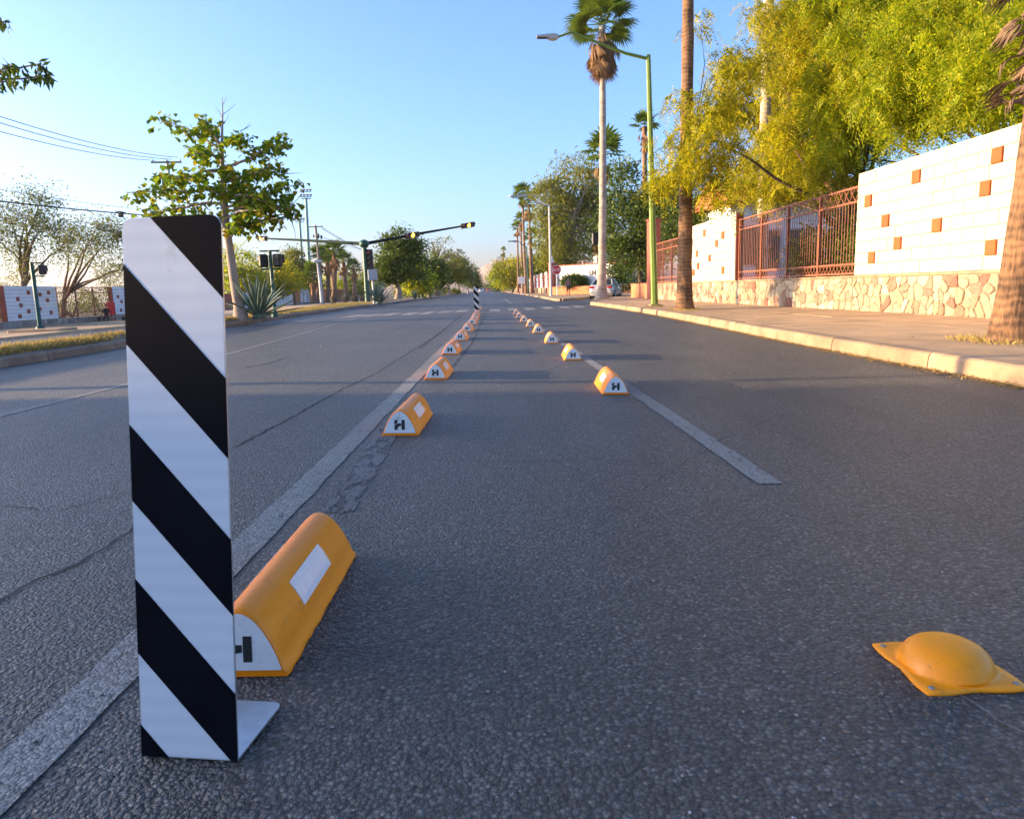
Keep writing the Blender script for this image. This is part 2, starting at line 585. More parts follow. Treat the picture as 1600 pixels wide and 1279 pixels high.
M['leaf_hedge'] = leafmat('hedge leaves', [(0.02, 0.055, 0.008), (0.045, 0.09, 0.01), (0.08, 0.125, 0.012)], 0.3)
M['frond'] = leafmat('green palm frond', [(0.08, 0.14, 0.012), (0.13, 0.2, 0.015), (0.18, 0.23, 0.018)], 0.4, 0.45)
M['frond_dead'] = leafmat('dead palm frond', [(0.2, 0.1, 0.045), (0.32, 0.18, 0.08), (0.16, 0.1, 0.06)], 0.15, 0.8)
M['frond_grey'] = leafmat('withered grey frond', [(0.1, 0.062, 0.036), (0.18, 0.115, 0.065), (0.26, 0.16, 0.085)], 0.1, 0.8)
M['agave'] = plain('blue green agave', (0.13, 0.19, 0.13), 0.5, 0.25, 4, rand=0.3)
M['dry_grass'] = leafmat('dry grass', [(0.4, 0.29, 0.08), (0.52, 0.38, 0.13), (0.34, 0.27, 0.07)], 0.3, 0.8)
M['litter'] = leafmat('fallen yellow leaflets', [(0.42, 0.28, 0.05), (0.5, 0.33, 0.08), (0.3, 0.16, 0.05)], 0.1, 0.8)
M['roof_tile'] = plain('orange roof tile', (0.5, 0.14, 0.05), 0.8, 0.25, 8, world=True)
M['letter'] = plain('dark brown metal', (0.09, 0.05, 0.03), 0.6, 0.2)
M['glass'] = plain('dark window glass', (0.03, 0.035, 0.04), 0.08, 0.2)
M['mountain'] = plain('bare desert mountain', (0.27, 0.19, 0.15), 0.95, 0.3, 0.004, bmp=0.6, bscale=0.01, bdist=20, world=True)


# ------------------------------------------------------------------ plants: foliage builders
def leaf_mesh(name, C_, D, S, L, W, mat, bend=0.0):
    """many leaves at once: base points, axis, side, length, width; each a four point blade (or a folded six point one)"""
    n = len(C_)
    L = np.broadcast_to(np.asarray(L, float), (n,))[:, None]
    W = np.broadcast_to(np.asarray(W, float), (n,))[:, None]
    p0 = C_
    p1 = C_ + D * L * 0.42 + S * W * 0.5
    p2 = C_ + D * L
    p3 = C_ + D * L * 0.42 - S * W * 0.5
    if bend:
        p2 = p2 + np.array([0, 0, -1.0]) * L * bend
    V = np.stack([p0, p1, p2, p3], axis=1).reshape(-1, 3)
    me = bpy.data.meshes.new(name)
    me.vertices.add(4 * n)
    me.vertices.foreach_set('co', V.astype(np.float32).ravel())
    me.loops.add(4 * n)
    me.loops.foreach_set('vertex_index', np.arange(4 * n, dtype=np.int32))
    me.polygons.add(n)
    me.polygons.foreach_set('loop_start', np.arange(0, 4 * n, 4, dtype=np.int32))
    me.update(calc_edges=True)
    me.materials.append(mat)
    return me


def unit(a):
    return a / np.maximum(np.linalg.norm(a, axis=-1, keepdims=True), 1e-9)


def rand_dirs(n, droop=0.0, flat=1.0):
    d = rng.normal(size=(n, 3))
    d[:, 2] = d[:, 2] * flat - droop
    return unit(d)


def sides(d):
    r = rng.normal(size=d.shape)
    return unit(np.cross(d, r))


def clump_leaves(name, cl, rad, per, L, W, mat, droop=0.3, flat=0.8, shell=0.0):
    """leaves gathered round clump centres"""
    cl = np.asarray(cl, float)
    k = len(cl)
    rad = np.broadcast_to(np.asarray(rad, float), (k,))
    idx = np.repeat(np.arange(k), per)
    off = rng.normal(size=(len(idx), 3)) * np.array([1, 1, 0.75]) * 0.5
    if shell:
        off = unit(off) * (shell + (1 - shell) * rng.random((len(idx), 1)))
    P = cl[idx] + off * rad[idx][:, None]
    D = rand_dirs(len(P), droop, flat)
    ln = L * (0.6 + 0.8 * rng.random(len(P)))
    return leaf_mesh(name, P, D, sides(D), ln, W * ln / L, mat)


def spray_leaves(name, P, D, n_pair, length, leaf, width, mat, droop=0.5):
    """feathery sprays: a drooping axis with leaflets in pairs"""
    k = len(P)
    t = np.linspace(0.12, 1.0, n_pair)
    ax = D[:, None, :] * t[None, :, None] * length * (0.6 + 0.7 * rng.random((k, 1, 1)))
    ax = ax + np.array([0, 0, -1.0]) * (t[None, :, None] ** 2) * length * droop
    base = P[:, None, :] + ax
    side = sides(D)[:, None, :]
    out = []
    AX = np.repeat(D, n_pair, axis=0)
    for sg in (-1, 1):
        d = unit(side * sg + D[:, None, :] * 0.45 + rng.normal(size=(k, n_pair, 3)) * 0.15)
        out.append((base.reshape(-1, 3), d.reshape(-1, 3)))
    B = np.concatenate([a for a, _ in out])
    DD = np.concatenate([b for _, b in out])
    AX = np.concatenate([AX, AX])
    SS = unit(AX - DD * (AX * DD).sum(1, keepdims=True) + rng.normal(size=DD.shape) * 0.12)
    return leaf_mesh(name, B, DD, SS, leaf * (0.7 + 0.6 * rng.random(len(B))), width, mat)


def in_ellipsoids(ells, n, skin=0.45):
    """points spread through the outer part of a union of ellipsoids"""
    vol = np.array([e[3] * e[4] * e[5] for e in ells]) ** 0.8
    pick = rng.choice(len(ells), n, p=vol / vol.sum())
    e = np.array(ells)[pick]
    d = unit(rng.normal(size=(n, 3)))
    r = (skin + (1 - skin) * rng.random(n)) ** 0.6
    return e[:, :3] + d * e[:, 3:6] * r[:, None]


def limbs_mb(trunk, r0, r1, targets, tr=0.35, start=0.5, n=7, mat=0, sag=0.0, twig_r=0.006):
    """trunk polyline plus one bending limb to each target; returns the mesh and the points along the limbs"""
    mb = MB()
    tp = [Vector(p) for p in trunk]
    k = len(tp)
    mb.tube(tp, [r0 * (1.5 if i == 0 else 1) + (r1 - r0) * i / (k - 1) for i in range(k)], 10, mat)
    pts = []
    for tg in targets:
        tg = Vector(tg)
        f = start + (1 - start) * random.random()
        x = f * (k - 1)
        i = min(int(x), k - 2)
        a = tp[i].lerp(tp[i + 1], x - i)
        mid = a.lerp(tg, 0.45) + Vector((random.uniform(-1, 1), random.uniform(-1, 1), random.uniform(0.0, 1) - sag)) * (tg - a).length * 0.14
        line = []
        for q in range(7):
            s = q / 6
            line.append(a * (1 - s) ** 2 + mid * 2 * s * (1 - s) + tg * s * s + Vector((random.uniform(-1, 1), random.uniform(-1, 1), random.uniform(-1, 1))) * (tg - a).length * 0.018 * (0 if q == 0 else 1))
        rr = (r0 + (r1 - r0) * f) * (0.35 + tr)
        rr = min(rr, r1 * 1.1)
        mb.tube(line, [max(twig_r, rr * (1 - 0.86 * q / 6)) for q in range(7)], n, mat, cap=False)
        pts += line[2:]
    return mb, pts


def twigs(mb, pts, cl, r=0.006, mat=0, share=1.0):
    P = np.array([tuple(p) for p in pts])
    for c in cl:
        if random.random() > share:
            continue
        i = int(np.argmin(((P - c) ** 2).sum(1)))
        a, b = Vector(P[i]), Vector(c)
        if (a - b).length < 0.05:
            continue
        m = a.lerp(b, 0.5) + Vector((random.uniform(-1, 1), random.uniform(-1, 1), random.uniform(-0.3, 1))) * (a - b).length * 0.12
        mb.tube([a, m, b], [r * 1.6, r * 1.2, r * 0.6], 4, mat, cap=False)


def tree(name, label, base, trunk_h, r0, ells, n_cl, per, L, W, leaf, bark_, cat='tree', group=None, n_limb=9, rad=0.6, lean=(0, 0), droop=0.3, skin=0.45, twig_share=0.3, spray=None, cl_extra=None):
    """ells: crown ellipsoids given relative to the base"""
    t = thing(name, label, cat, base, 0, group)
    cl = in_ellipsoids(ells, n_cl, skin)
    if cl_extra is not None:
        cl = np.concatenate([cl, np.asarray(cl_extra, float)])
    top = Vector((lean[0], lean[1], trunk_h))
    trunk = [Vector((0, 0, -0.1)), top * 0.33 + Vector((r0 * 0.4, 0, 0)), top * 0.7 - Vector((r0 * 0.3, 0, 0)), top]
    tg = cl[rng.choice(len(cl), min(n_limb, len(cl)), replace=False)]
    mb, pts = limbs_mb(trunk, r0, r0 * 0.55, tg, start=0.6)
    twigs(mb, pts, cl, 0.008 if r0 < 0.3 else 0.012, 0, twig_share)
    mb.build('trunk', bark_, t)
    if spray:
        k = np.repeat(np.arange(len(cl)), per)
        P = cl[k] + rng.normal(size=(len(k), 3)) * rad * 0.5
        D = rand_dirs(len(P), 0.25, 0.6)
        me = spray_leaves('crown', P, D, spray[0], spray[1], L, W, leaf, spray[2])
    else:
        me = clump_leaves('crown', cl, rad * (0.6 + 0.8 * rng.random(len(cl))), per, L, W, leaf, droop)
    link('crown', me, t)
    return t


def frond_mesh(name, mat, petiole=0.9, fan=0.85, n=26, spread=125, droop=0.35, fold=0.0, stalk=0.018, shrivel=0.0):
    """a fan palm leaf: stalk along +X, blade segments radiating from its end and hanging at their tips"""
    mb = MB()
    mb.tube([(0, 0, 0), (petiole * 0.5, 0, 0.04), (petiole, 0, 0)], [stalk * 1.5, stalk, stalk * 0.7], 5, 0, cap=False)
    for i in range(n):
        a = R(-spread + 2 * spread * i / (n - 1)) * (1 - shrivel)
        ln = fan * (0.72 + 0.28 * math.cos(a * 0.6)) * random.uniform(0.92, 1.05)
        dx, dy = math.cos(a), math.sin(a)
        px, py = -dy, dx
        wd = fan * math.tan(R(spread) / n) * 0.95
        rows = []
        tw = random.uniform(-0.3, 0.3)
        for q, s in enumerate((0.03, 0.35, 0.65, 1.0)):
            ww = wd * (0.15 + 0.85 * s) if s < 0.6 else wd * (1.0 - s) * 1.6 + 0.004
            z = 0.10 * s - droop * s ** 2.4 * ln * random.uniform(0.8, 1.25) - fold * abs(math.sin(a)) * s
            c = Vector((petiole + dx * ln * s, dy * ln * s, z))
            rows.append((c + Vector((px * ww, py * ww, 0.05 * ww + tw * 0.01)), c + Vector((0, 0, -0.25 * ww)), c - Vector((px * ww, py * ww, -0.05 * ww))))
        vs = [p for r_ in rows for p in r_]
        fs = []
        for q in range(3):
            b = q * 3
            fs += [(b, b + 1, b + 4, b + 3), (b + 1, b + 2, b + 5, b + 4)]
        mb.add(vs, fs, 0)
    return mb.mesh(name, mat)


FR = [frond_mesh('frond', M['frond'], droop=random.uniform(0.15, 0.5)) for _ in range(4)]
FD = [frond_mesh('dead_frond', M['frond_dead'], petiole=0.7, fan=0.9, n=18, spread=70, droop=0.55, fold=0.3, shrivel=0.35) for _ in range(3)]
FS = [frond_mesh('frond', M['frond'], petiole=0.8, fan=0.8, n=11, spread=120, droop=random.uniform(0.2, 0.5)) for _ in range(3)]
FSD = [frond_mesh('dead_frond', M['frond_dead'], petiole=0.6, fan=0.8, n=8, spread=60, droop=0.5, shrivel=0.3) for _ in range(2)]


def palm_trunk(h, r0, r1, lean=(0, 0), rings=0.0, n=12, seg=None, flare=1.5):
    seg = seg or max(10, int(h / 0.35))
    pts, rr = [], []
    for i in range(seg + 1):
        s = i / seg
        pts.append(Vector((lean[0] * s + lean[0] * 0.25 * math.sin(s * math.pi), lean[1] * s, h * s - 0.05)))
        fl = 1 + (flare - 1) * math.exp(-s * h / 0.55)
        rr.append((r0 + (r1 - r0) * min(1, s * 1.15)) * fl * (1 + rings * random.uniform(-1, 1)))
    return MB().tube(pts, rr, n, 0)


def palm(name, label, base, h, r0, r1, n_green, n_dead, size=1.0, lean=(0, 0), barkm=None, group=None, far=False, skirt=0.0, rings=0.04, flare=1.5):
    t = thing(name, label, 'palm tree', base, random.uniform(0, 6) if far else 0, group)
    palm_trunk(h, r0, r1, lean, rings, 8 if far else 14, flare=flare).build('trunk', barkm or M['palm_bark'], t)
    g, d = (FS, FSD) if far else (FR, FD)
    top = Vector((lean[0], lean[1], h))
    for i in range(n_green):
        el = R(-25 + 105 * (i + 0.5) / n_green)
        az = i * 2.399 + random.uniform(-0.3, 0.3)
        s = size * random.uniform(0.85, 1.1)
        link('frond', random.choice(g), t, top + Vector((0, 0, 0.1)), (random.uniform(-0.4, 0.4), -el, az), (s, s, s))
    for i in range(n_dead):
        el = R(-88 + 42 * random.random())
        az = i * 2.399 + random.uniform(-0.3, 0.3)
        s = size * random.uniform(0.75, 1.0)
        link('dead_frond', random.choice(d), t, top + Vector((0, 0, -0.1 - skirt * random.random())), (random.uniform(-0.5, 0.5), -el, az), (s, s, s))
    return t


# ------------------------------------------------------------------ setting: ground, roads, kerbs, pavements, markings
def sheet(name, quads, mat, thick=0):
    mb = MB()
    for q in quads:
        mb.add(q, [tuple(range(len(q)))])
    return mb.build(name, mat)


ZR, ZL = zr(9), zr(-9)               # road level by the two kerbs
prof = [(-3000, -1.05), (-34, -1.02), (-25, -0.58), (-18, -0.52), (-7.6, ZL - 0.06), (-2, ZL - 0.05), (2, ZR - 0.05), (3000, ZR - 0.05)]
mb = MB()
ys = [-60, 0, 60, 200, 6000]
for i in range(len(prof) - 1):
    for j in range(len(ys) - 1):
        (x0, z0), (x1, z1) = prof[i], prof[i + 1]
        mb.add([(x0, ys[j], z0), (x1, ys[j], z1), (x1, ys[j + 1], z1), (x0, ys[j + 1], z0)], [(0, 1, 2, 3)])
struct(mb.build('ground', M['earth']))
mb = MB()
yy = [-12, 0, 6, 12, 20, 30, 45, 60, 90, 150, 300, 700]
for a, b in zip([-8.6, -2, 0, 2], [-2, 0, 2, 32]):
    for y0, y1 in zip(yy[:-1], yy[1:]):
        mb.add([(a, y0, zr(a)), (b, y0, zr(b)), (b, y1, zr(b)), (a, y1, zr(a))], [(0, 1, 2, 3)])
road = struct(mb.build('road', M['asphalt']))
mb = MB()
for a, b, za, zb in ((-18, -12, -0.47, -0.2), (-12, -6.6, -0.2, ZL + 0.0)):
    for y0, y1 in zip(yy[:-1], yy[1:]):
        mb.add([(a, y0, za), (b, y0, zb), (b, y1, zb), (a, y1, za)], [(0, 1, 2, 3)])
struct(mb.build('service_road', M['asphalt_smooth'], loc=(0, 0, 0.004)))


def ztab(x):
    t = [(-18, -0.47), (-12, -0.2), (-6.6, ZL)]
    for (a, za), (b, zb) in zip(t[:-1], t[1:]):
        if a <= x <= b:
            return za + (zb - za) * (x - a) / (b - a)
    return -0.5 if x < -18 else ZL


def resample(path, step):
    out = [Vector(path[0]).to_2d()]
    for a, b in zip(path[:-1], path[1:]):
        a, b = Vector(a).to_2d(), Vector(b).to_2d()
        n = max(1, int(round((b - a).length / step)))
        out += [a.lerp(b, i / n) for i in range(1, n + 1)]
    return out


def smooth(path, it=2):
    p = [Vector(q).to_2d() for q in path]
    for _ in range(it):
        q = [p[0]]
        for a, b in zip(p[:-1], p[1:]):
            q += [a.lerp(b, 0.25), a.lerp(b, 0.75)]
        p = q + [p[-1]]
    return p


def kerb(path, mat, z, prof, length, name='kerb', inner=1, far_y=90, joint=0.012, jitter=0.004):
    """kerb stones one by one along a path; prof (inwards, up); past far_y one continuous run"""
    root = struct(link(name, None))
    pts = resample(path, 0.35)
    d = [0.0]
    for a, b in zip(pts[:-1], pts[1:]):
        d.append(d[-1] + (b - a).length)

    def at(s):
        s = min(max(s, 0), d[-1] - 1e-6)
        i = max(0, min(len(d) - 2, int(np.searchsorted(d, s) - 1)))
        f = (s - d[i]) / max(1e-9, d[i + 1] - d[i])
        p = pts[i].lerp(pts[i + 1], f)
        a, b = pts[max(0, i - 1)], pts[min(len(pts) - 1, i + 2)]
        t = (b - a).normalized()
        return p, Vector((-t.y, t.x)) * -inner

    s = 0.0
    while s < d[-1] - 0.3:
        far = at(s)[0].y > far_y
        ln = (60 if far else length * random.uniform(0.85, 1.12))
        e = min(s + ln, d[-1])
        ns = max(2, int((e - s) / (6 if far else 0.6)) + 1)
        o, _ = at((s + e) / 2)
        oz = z + random.uniform(-jitter, jitter)
        off = random.uniform(-jitter, jitter)
        vs, fs = [], []
        k = len(prof)
        for i in range(ns):
            p, nr = at(s + joint / 2 + (e - s - joint) * i / (ns - 1))
            for (u, v) in prof:
                q = p + nr * (u + off)
                vs.append((q.x - o.x, q.y - o.y, v + oz))
        for i in range(ns - 1):
            for j in range(k - 1):
                a = i * k + j
                fs.append((a, a + 1, a + k + 1, a + k))
        fs += [tuple(range(k))[::-1], tuple(range((ns - 1) * k, ns * k))]
        MB().add(vs, fs).build('kerb_stone', mat, root, (o.x, o.y, 0))
        s = e
    return root


KP = [(0.0, -0.1), (0.022, 0.115), (0.032, 0.142), (0.052, 0.157), (0.09, 0.161), (0.2, 0.165), (0.2, -0.1)]
right_path = smooth([(4.1, -3), (4.22, 5.61), (4.32, 10.29), (4.87, 20.3), (4.95, 29.3), (4.9, 35.2), (5.0, 37.4), (6.48, 44.2), (8.92, 52.7), (14, 68)])
kerb(right_path, M['kerb'], ZR, KP, 2.1)
isl_path = smooth([(15, 64.5), (11.7, 61.3), (7.82, 57.5), (5.4, 50.4), (4.7, 49.2), (4.4, 50.4), (4.5, 56), (4.62, 66), (4.85, 90), (4.9, 160), (4.9, 420)])
kerb(isl_path, M['kerb'], ZR, KP, 2.2, inner=1)
med_path = [Vector(p) for p in [(-6.35, -4), (-6.35, 9.5), (-6.38, 13), (-7.05, 18.5), (-7.33, 21), (-7.5, 33), (-7.4, 60), (-7.1, 113), (-7.0, 420)]]
kerb(smooth(med_path), M['kerb_dark'], ZL, [(0, -0.1), (0.01, 0.1), (0.04, 0.125), (0.16, 0.13), (0.16, -0.1)], 1.5, inner=-1)
back_path = smooth([(-7.0, -4), (-7.05, 9), (-7.15, 14), (-8.3, 24.3), (-9.3, 32), (-11, 50), (-12, 70), (-12, 420)])
kerb(back_path, M['kerb_dark'], ZL - 0.1, [(0, -0.25), (0.01, 0.2), (0.15, 0.21), (0.15, -0.25)], 1.8, inner=1, far_y=60)


def xat(path, y):
    for a, b in zip(path[:-1], path[1:]):
        if min(a.y, b.y) <= y <= max(a.y, b.y) and abs(b.y - a.y) > 1e-6:
            return a.x + (b.x - a.x) * (y - a.y) / (b.y - a.y)
    return path[-1].x


WX = 8.46                             # face of the boundary wall beside the pavement
PZ = ZR + 0.16
pav = struct(link('pavement', None))
y = -1.0
while y < 36:
    ln = random.choice((1.9, 2.3, 2.6))
    y1 = min(y + ln, 36.4)
    mid = 6.75 + random.uniform(-0.05, 0.05)
    for side in (0, 1):
        za = PZ + random.uniform(-0.004, 0.004)
        if side == 0:
            q = [(xat(right_path, y) + 0.207, y), (mid - 0.006, y), (mid - 0.006, y1 - 0.012), (xat(right_path, y1) + 0.207, y1 - 0.012)]
        else:
            q = [(mid + 0.006, y), (WX + 0.1, y), (WX + 0.1, y1 - 0.012), (mid + 0.006, y1 - 0.012)]
        cx, cy = sum(p[0] for p in q) / 4, sum(p[1] for p in q) / 4
        MB().prism([(p[0] - cx, p[1] - cy) for p in q], (0, 0, -0.15), (1, 0, 0), (0, 1, 0), (0, 0, 0.15)).build('paving_slab', M['concrete'], pav, (cx, cy, za))
    y = y1
inner = [p for p in right_path if p.y >= 36.4]
poly = [(xat(right_path, 36.4) + 0.207, 36.4)] + [(p.x + 0.19, p.y - 0.09) for p in inner[1:]] + [(16, 66), (16, 36.4)]
MB().prism(poly, (0, 0, PZ - 0.15), (1, 0, 0), (0, 1, 0), (0, 0, 0.148)).build('paving_slab', M['concrete'], pav)
ip = [(p.x + 0.19, p.y + (0.1 if p.y < 60 and p.x > 5 else 0)) for p in isl_path]
poly = ip + [(60, 420), (60, 64.6)]
MB().prism(poly[::-1], (0, 0, PZ - 0.15), (1, 0, 0), (0, 1, 0), (0, 0, 0.146)).build('paving_slab', M['concrete'], pav)

# the grassed median: a low mound between its two kerbs
mb = MB()
rows = []
for y in list(np.arange(-4, 60, 1.0)) + [60, 75, 95, 130, 200, 420]:
    a, b = xat(smooth(med_path), y) - 0.15, xat(back_path, y) + 0.14
    zz = ZL + 0.125
    rows.append([(a, y, zz), (a * 0.7 + b * 0.3, y, zz + 0.05 + random.uniform(0, 0.03)), (a * 0.3 + b * 0.7, y, zz + 0.05 + random.uniform(-0.02, 0.03)), (b, y, zz - 0.02)])
vs = [p for r_ in rows for p in r_]
fs = [(i * 4 + j, i * 4 + j + 1, i * 4 + j + 5, i * 4 + j + 4) for i in range(len(rows) - 1) for j in range(3)]
mb.add(vs, [f[::-1] for f in fs], 0, True)
struct(mb.build('median', M['earth']))
mb = MB()
for y0, y1 in zip(yy[:-1], yy[1:]):
    mb.add([(-25.6, y0, -0.4), (-18, y0, -0.36), (-18, y1, -0.36), (-25.6, y1, -0.4)], [(0, 1, 2, 3)])
    mb.add([(-18, y0, -0.36), (-17.9, y0, -0.5), (-17.9, y1, -0.5), (-18, y1, -0.36)], [(0, 1, 2, 3)])
struct(mb.build('footpath', M['concrete']))


def strip(pts, width, mat, lift, parent=None, name='stripe'):
    vs, fs = [], []
    pts = [Vector(p).to_2d() for p in pts]
    out = []
    for a, b in zip(pts[:-1], pts[1:]):
        n = max(1, int((b - a).length / (0.12 if a.y < 12 else 1.0)))
        out += [a.lerp(b, i / n) for i in range(n)]
    out.append(pts[-1])
    for i, p in enumerate(out):
        t = (out[min(i + 1, len(out) - 1)] - out[max(0, i - 1)]).normalized()
        n_ = Vector((-t.y, t.x)) * width / 2
        for q in (p + n_ * random.uniform(0.9, 1.08), p - n_ * random.uniform(0.9, 1.08)):
            vs.append((q.x, q.y, zr(q.x) + lift))
    fs = [(2 * i, 2 * i + 1, 2 * i + 3, 2 * i + 2) for i in range(len(out) - 1)]
    return MB().add(vs, fs).build(name, mat, parent)


def marking(name, pts, width, mat, lift=0.003):
    return struct(strip(pts, width, mat, lift, None, name))


marking('lane_line', [(-0.965, -1.5), (-0.86, 2.28), (-0.77, 7), (-0.62, 16), (-0.58, 27)], 0.125, M['line'])
marking('lane_line', [G(1205, 756).xy, G(985, 608).xy, G(905, 553).xy, G(850, 517).xy, (1.0, 25.5)], 0.115, M['line'])
marking('lane_line', [G(528, 800).xy, G(612, 668).xy], 0.13, M['line_faded'])
marking('lane_line', [G(-60, 668).xy, G(0, 650).xy, G(200, 600).xy, G(350, 555).xy, G(470, 522).xy, G(560, 496).xy], 0.07, M['line'])
marking('lane_dash', [G(788, 467).xy, G(799, 474.5).xy], 0.13, M['zebra'])
marking('lane_dash', [G(779, 459).xy, G(783, 462.5).xy], 0.14, M['zebra'])
marking('lane_dash', [G(774, 456).xy, G(776, 457.5).xy], 0.14, M['zebra'])
zeb = struct(link('crosswalk', None))
for i, (px, py) in enumerate([(552, 494), (580, 492.7), (608, 491.3), (640, 490), (666, 489), (694, 487), (720, 486), (772, 484.5), (800, 483.3), (826, 482.5), (854, 481.2), (880, 480), (902, 479)]):
    c = G(px, py)
    MB().add([(dx, dy, zr(c.x + dx) - zr(c.x)) for dx, dy in ((-0.22, -1.6), (0.22, -1.6), (0.3, 1.6), (-0.14, 1.6))], [(0, 1, 2, 3)]).build('stripe', M['zebra'], zeb, (c.x, c.y, c.z + 0.004))


def crack(px_pts, wd=0.012):
    pts = [G(*p).xy for p in px_pts]
    fine = []
    for a, b in zip(pts[:-1], pts[1:]):
        n = max(2, int((b - a).length / 0.07))
        for i in range(n):
            fine.append(a.lerp(b, i / n) + Vector((random.uniform(-1, 1), random.uniform(-1, 1))) * 0.014)
    fine.append(pts[-1])
    vs, fs = [], []
    for i, p in enumerate(fine):
        w_ = wd * random.uniform(0.3, 1.2) * (0.3 if i in (0, len(fine) - 1) else 1)
        t = (fine[min(i + 1, len(fine) - 1)] - fine[max(0, i - 1)]).normalized()
        for sg in (1, -1):
            q = p + Vector((-t.y, t.x)) * sg * w_ / 2
            vs.append((q.x, q.y, zr(q.x) + 0.003))
    fs = [(2 * i, 2 * i + 1, 2 * i + 3, 2 * i + 2) for i in range(len(fine) - 1)]
    MB().add(vs, fs).build('crack', M['crack'], road)


crack([(-40, 960), (60, 905), (130, 880), (215, 820)], 0.016)
crack([(365, 700), (450, 655), (530, 610), (585, 585)], 0.016)
crack([(585, 585), (640, 550), (690, 520)], 0.015)
crack([(0, 790), (90, 800), (200, 770)], 0.007)
crack([(655, 545), (700, 510), (725, 490)], 0.025)
crack([(380, 575), (420, 568), (450, 558)], 0.03)
crack([(660, 720), (800, 722), (930, 718), (1060, 725)], 0.005)
crack([(705, 575), (735, 540), (745, 520), (760, 485)], 0.022)
crack([(1250, 640), (1120, 690), (1000, 770)], 0.004)

# the pale scratch by the yellow button, and grit on the asphalt
scr = [G(*q).xy for q in ((1497, 1085), (1530, 1104), (1562, 1128), (1610, 1150))]
vs, fs = [], []
for i, q in enumerate(scr):
    for sg in (1, -1):
        vs.append((q.x + 0.001 * sg, q.y + sg * (0.004 if i % 3 else 0.002), zr(q.x) + 0.003))
    if i:
        fs.append((2 * i - 2, 2 * i - 1, 2 * i + 1, 2 * i))
MB().add(vs, fs).build('scratch', M['line'], road)
mb = MB()
for _ in range(1500):
    y = 0.7 + 11 * random.random() ** 2
    x = random.uniform(-1.05, 1.05) * (0.75 * y + 0.3) + random.choice((0, 0, -0.45))
    if x > 4 or x < -6:
        continue
    s = random.uniform(0.002, 0.0045) * (1 + 0.12 * y)
    c = Vector((x, y, zr(x) + s * 0.5))
    vs = [c + Vector((random.uniform(0.6, 1.2) * a * s, random.uniform(0.6, 1.2) * b * s, random.uniform(0.4, 0.9) * e * s)) for a, b, e in ((1, 0, 0), (-1, 0, 0), (0, 1, 0), (0, -1, 0), (0, 0, 1), (0, 0, -1))]
    mb.add(vs, [(0, 2, 4), (2, 1, 4), (1, 3, 4), (3, 0, 4), (2, 0, 5), (1, 2, 5), (3, 1, 5), (0, 3, 5)])
stuff(mb.build('grit', M['stone_grey']))

# mountains far behind the end of the avenue
mb = MB()
nx, ny = 120, 14
vs = []
for j in range(ny):
    for i in range(nx):
        x = -700 + 1900 * i / (nx - 1)
        f = math.sin(math.pi * min(1, j / (ny - 1) * 1.0))
        h = 38 + 58 * math.exp(-((x - 60) / 200) ** 2) + 46 * math.exp(-((x - 420) / 220) ** 2) + 12 * math.sin(x * 0.021) + 8 * math.sin(x * 0.057 + 1) + 30 * math.exp(-((x + 420) / 200) ** 2)
        h += 10 * math.sin(x * 0.09 + j * 1.3) * math.sin(j * 0.9) + random.uniform(-3, 3)
        vs.append((x, 2300 + 55 * j, -2 + max(0, h * f * 1.0)))
fs = [(j * nx + i, j * nx + i + 1, (j + 1) * nx + i + 1, (j + 1) * nx + i) for j in range(ny - 1) for i in range(nx - 1)]
mb.add(vs, fs, 0, True)
struct(mb.build('mountains', M['mountain']))


# ------------------------------------------------------------------ boundary walls
def clip_half(poly, nx_, ny_, c):
    """keep the part of poly where nx*x + ny*y <= c"""
    out = []
    for (x0, y0), (x1, y1) in zip(poly, poly[1:] + poly[:1]):
        d0, d1 = nx_ * x0 + ny_ * y0 - c, nx_ * x1 + ny_ * y1 - c
        if d0 <= 0:
            out.append((x0, y0))
        if d0 * d1 < 0:
            f = d0 / (d0 - d1)
            out.append((x0 + (x1 - x0) * f, y0 + (y1 - y0) * f))
    return out


def rubble(u0, u1, z0, z1, size):
    """stone outlines filling a strip: Voronoi cells of jittered points"""
    pts = []
    nu, nz = max(1, int((u1 - u0) / size)), max(1, round((z1 - z0) / size))
    for i in range(nu):
        for j in range(nz):
            pts.append((u0 + (i + 0.5 + random.uniform(-0.62, 0.62) + 0.25 * (j % 2)) * (u1 - u0) / nu, z0 + (j + 0.5 + random.uniform(-0.5, 0.5)) * (z1 - z0) / nz))
            if random.random() < 0.16:
                pts.pop()
    out = []
    for i, (x, y) in enumerate(pts):
        poly = [(u0, z0), (u1, z0), (u1, z1), (u0, z1)]
        for k, (a, b) in enumerate(pts):
            if k == i or abs(a - x) > size * 3.2 or abs(b - y) > size * 3.2:
                continue
            nx_, ny_ = a - x, b - y
            poly = clip_half(poly, nx_, ny_, (a * a + b * b - x * x - y * y) / 2)
            if len(poly) < 3:
                break
        if len(poly) < 3:
            continue
        cx, cy = sum(p[0] for p in poly) / len(poly), sum(p[1] for p in poly) / len(poly)
        q = []
        for px, py in poly:
            l = math.hypot(px - cx, py - cy)
            if l > 1e-6:
                f = max(0.3, 1 - 0.009 / l)
                q.append((cx + (px - cx) * f, cy + (py - cy) * f))
        # round the corners off
        r_ = []
        for (x0, y0), (x1, y1) in zip(q, q[1:] + q[:1]):
            if math.hypot(x1 - x0, y1 - y0) > 0.02:
                r_ += [(x0 * 0.8 + x1 * 0.2, y0 * 0.8 + y1 * 0.2), (x0 * 0.2 + x1 * 0.8, y0 * 0.2 + y1 * 0.8)]
        if len(r_) >= 3:
            out.append((cx, cy, r_))
    return out


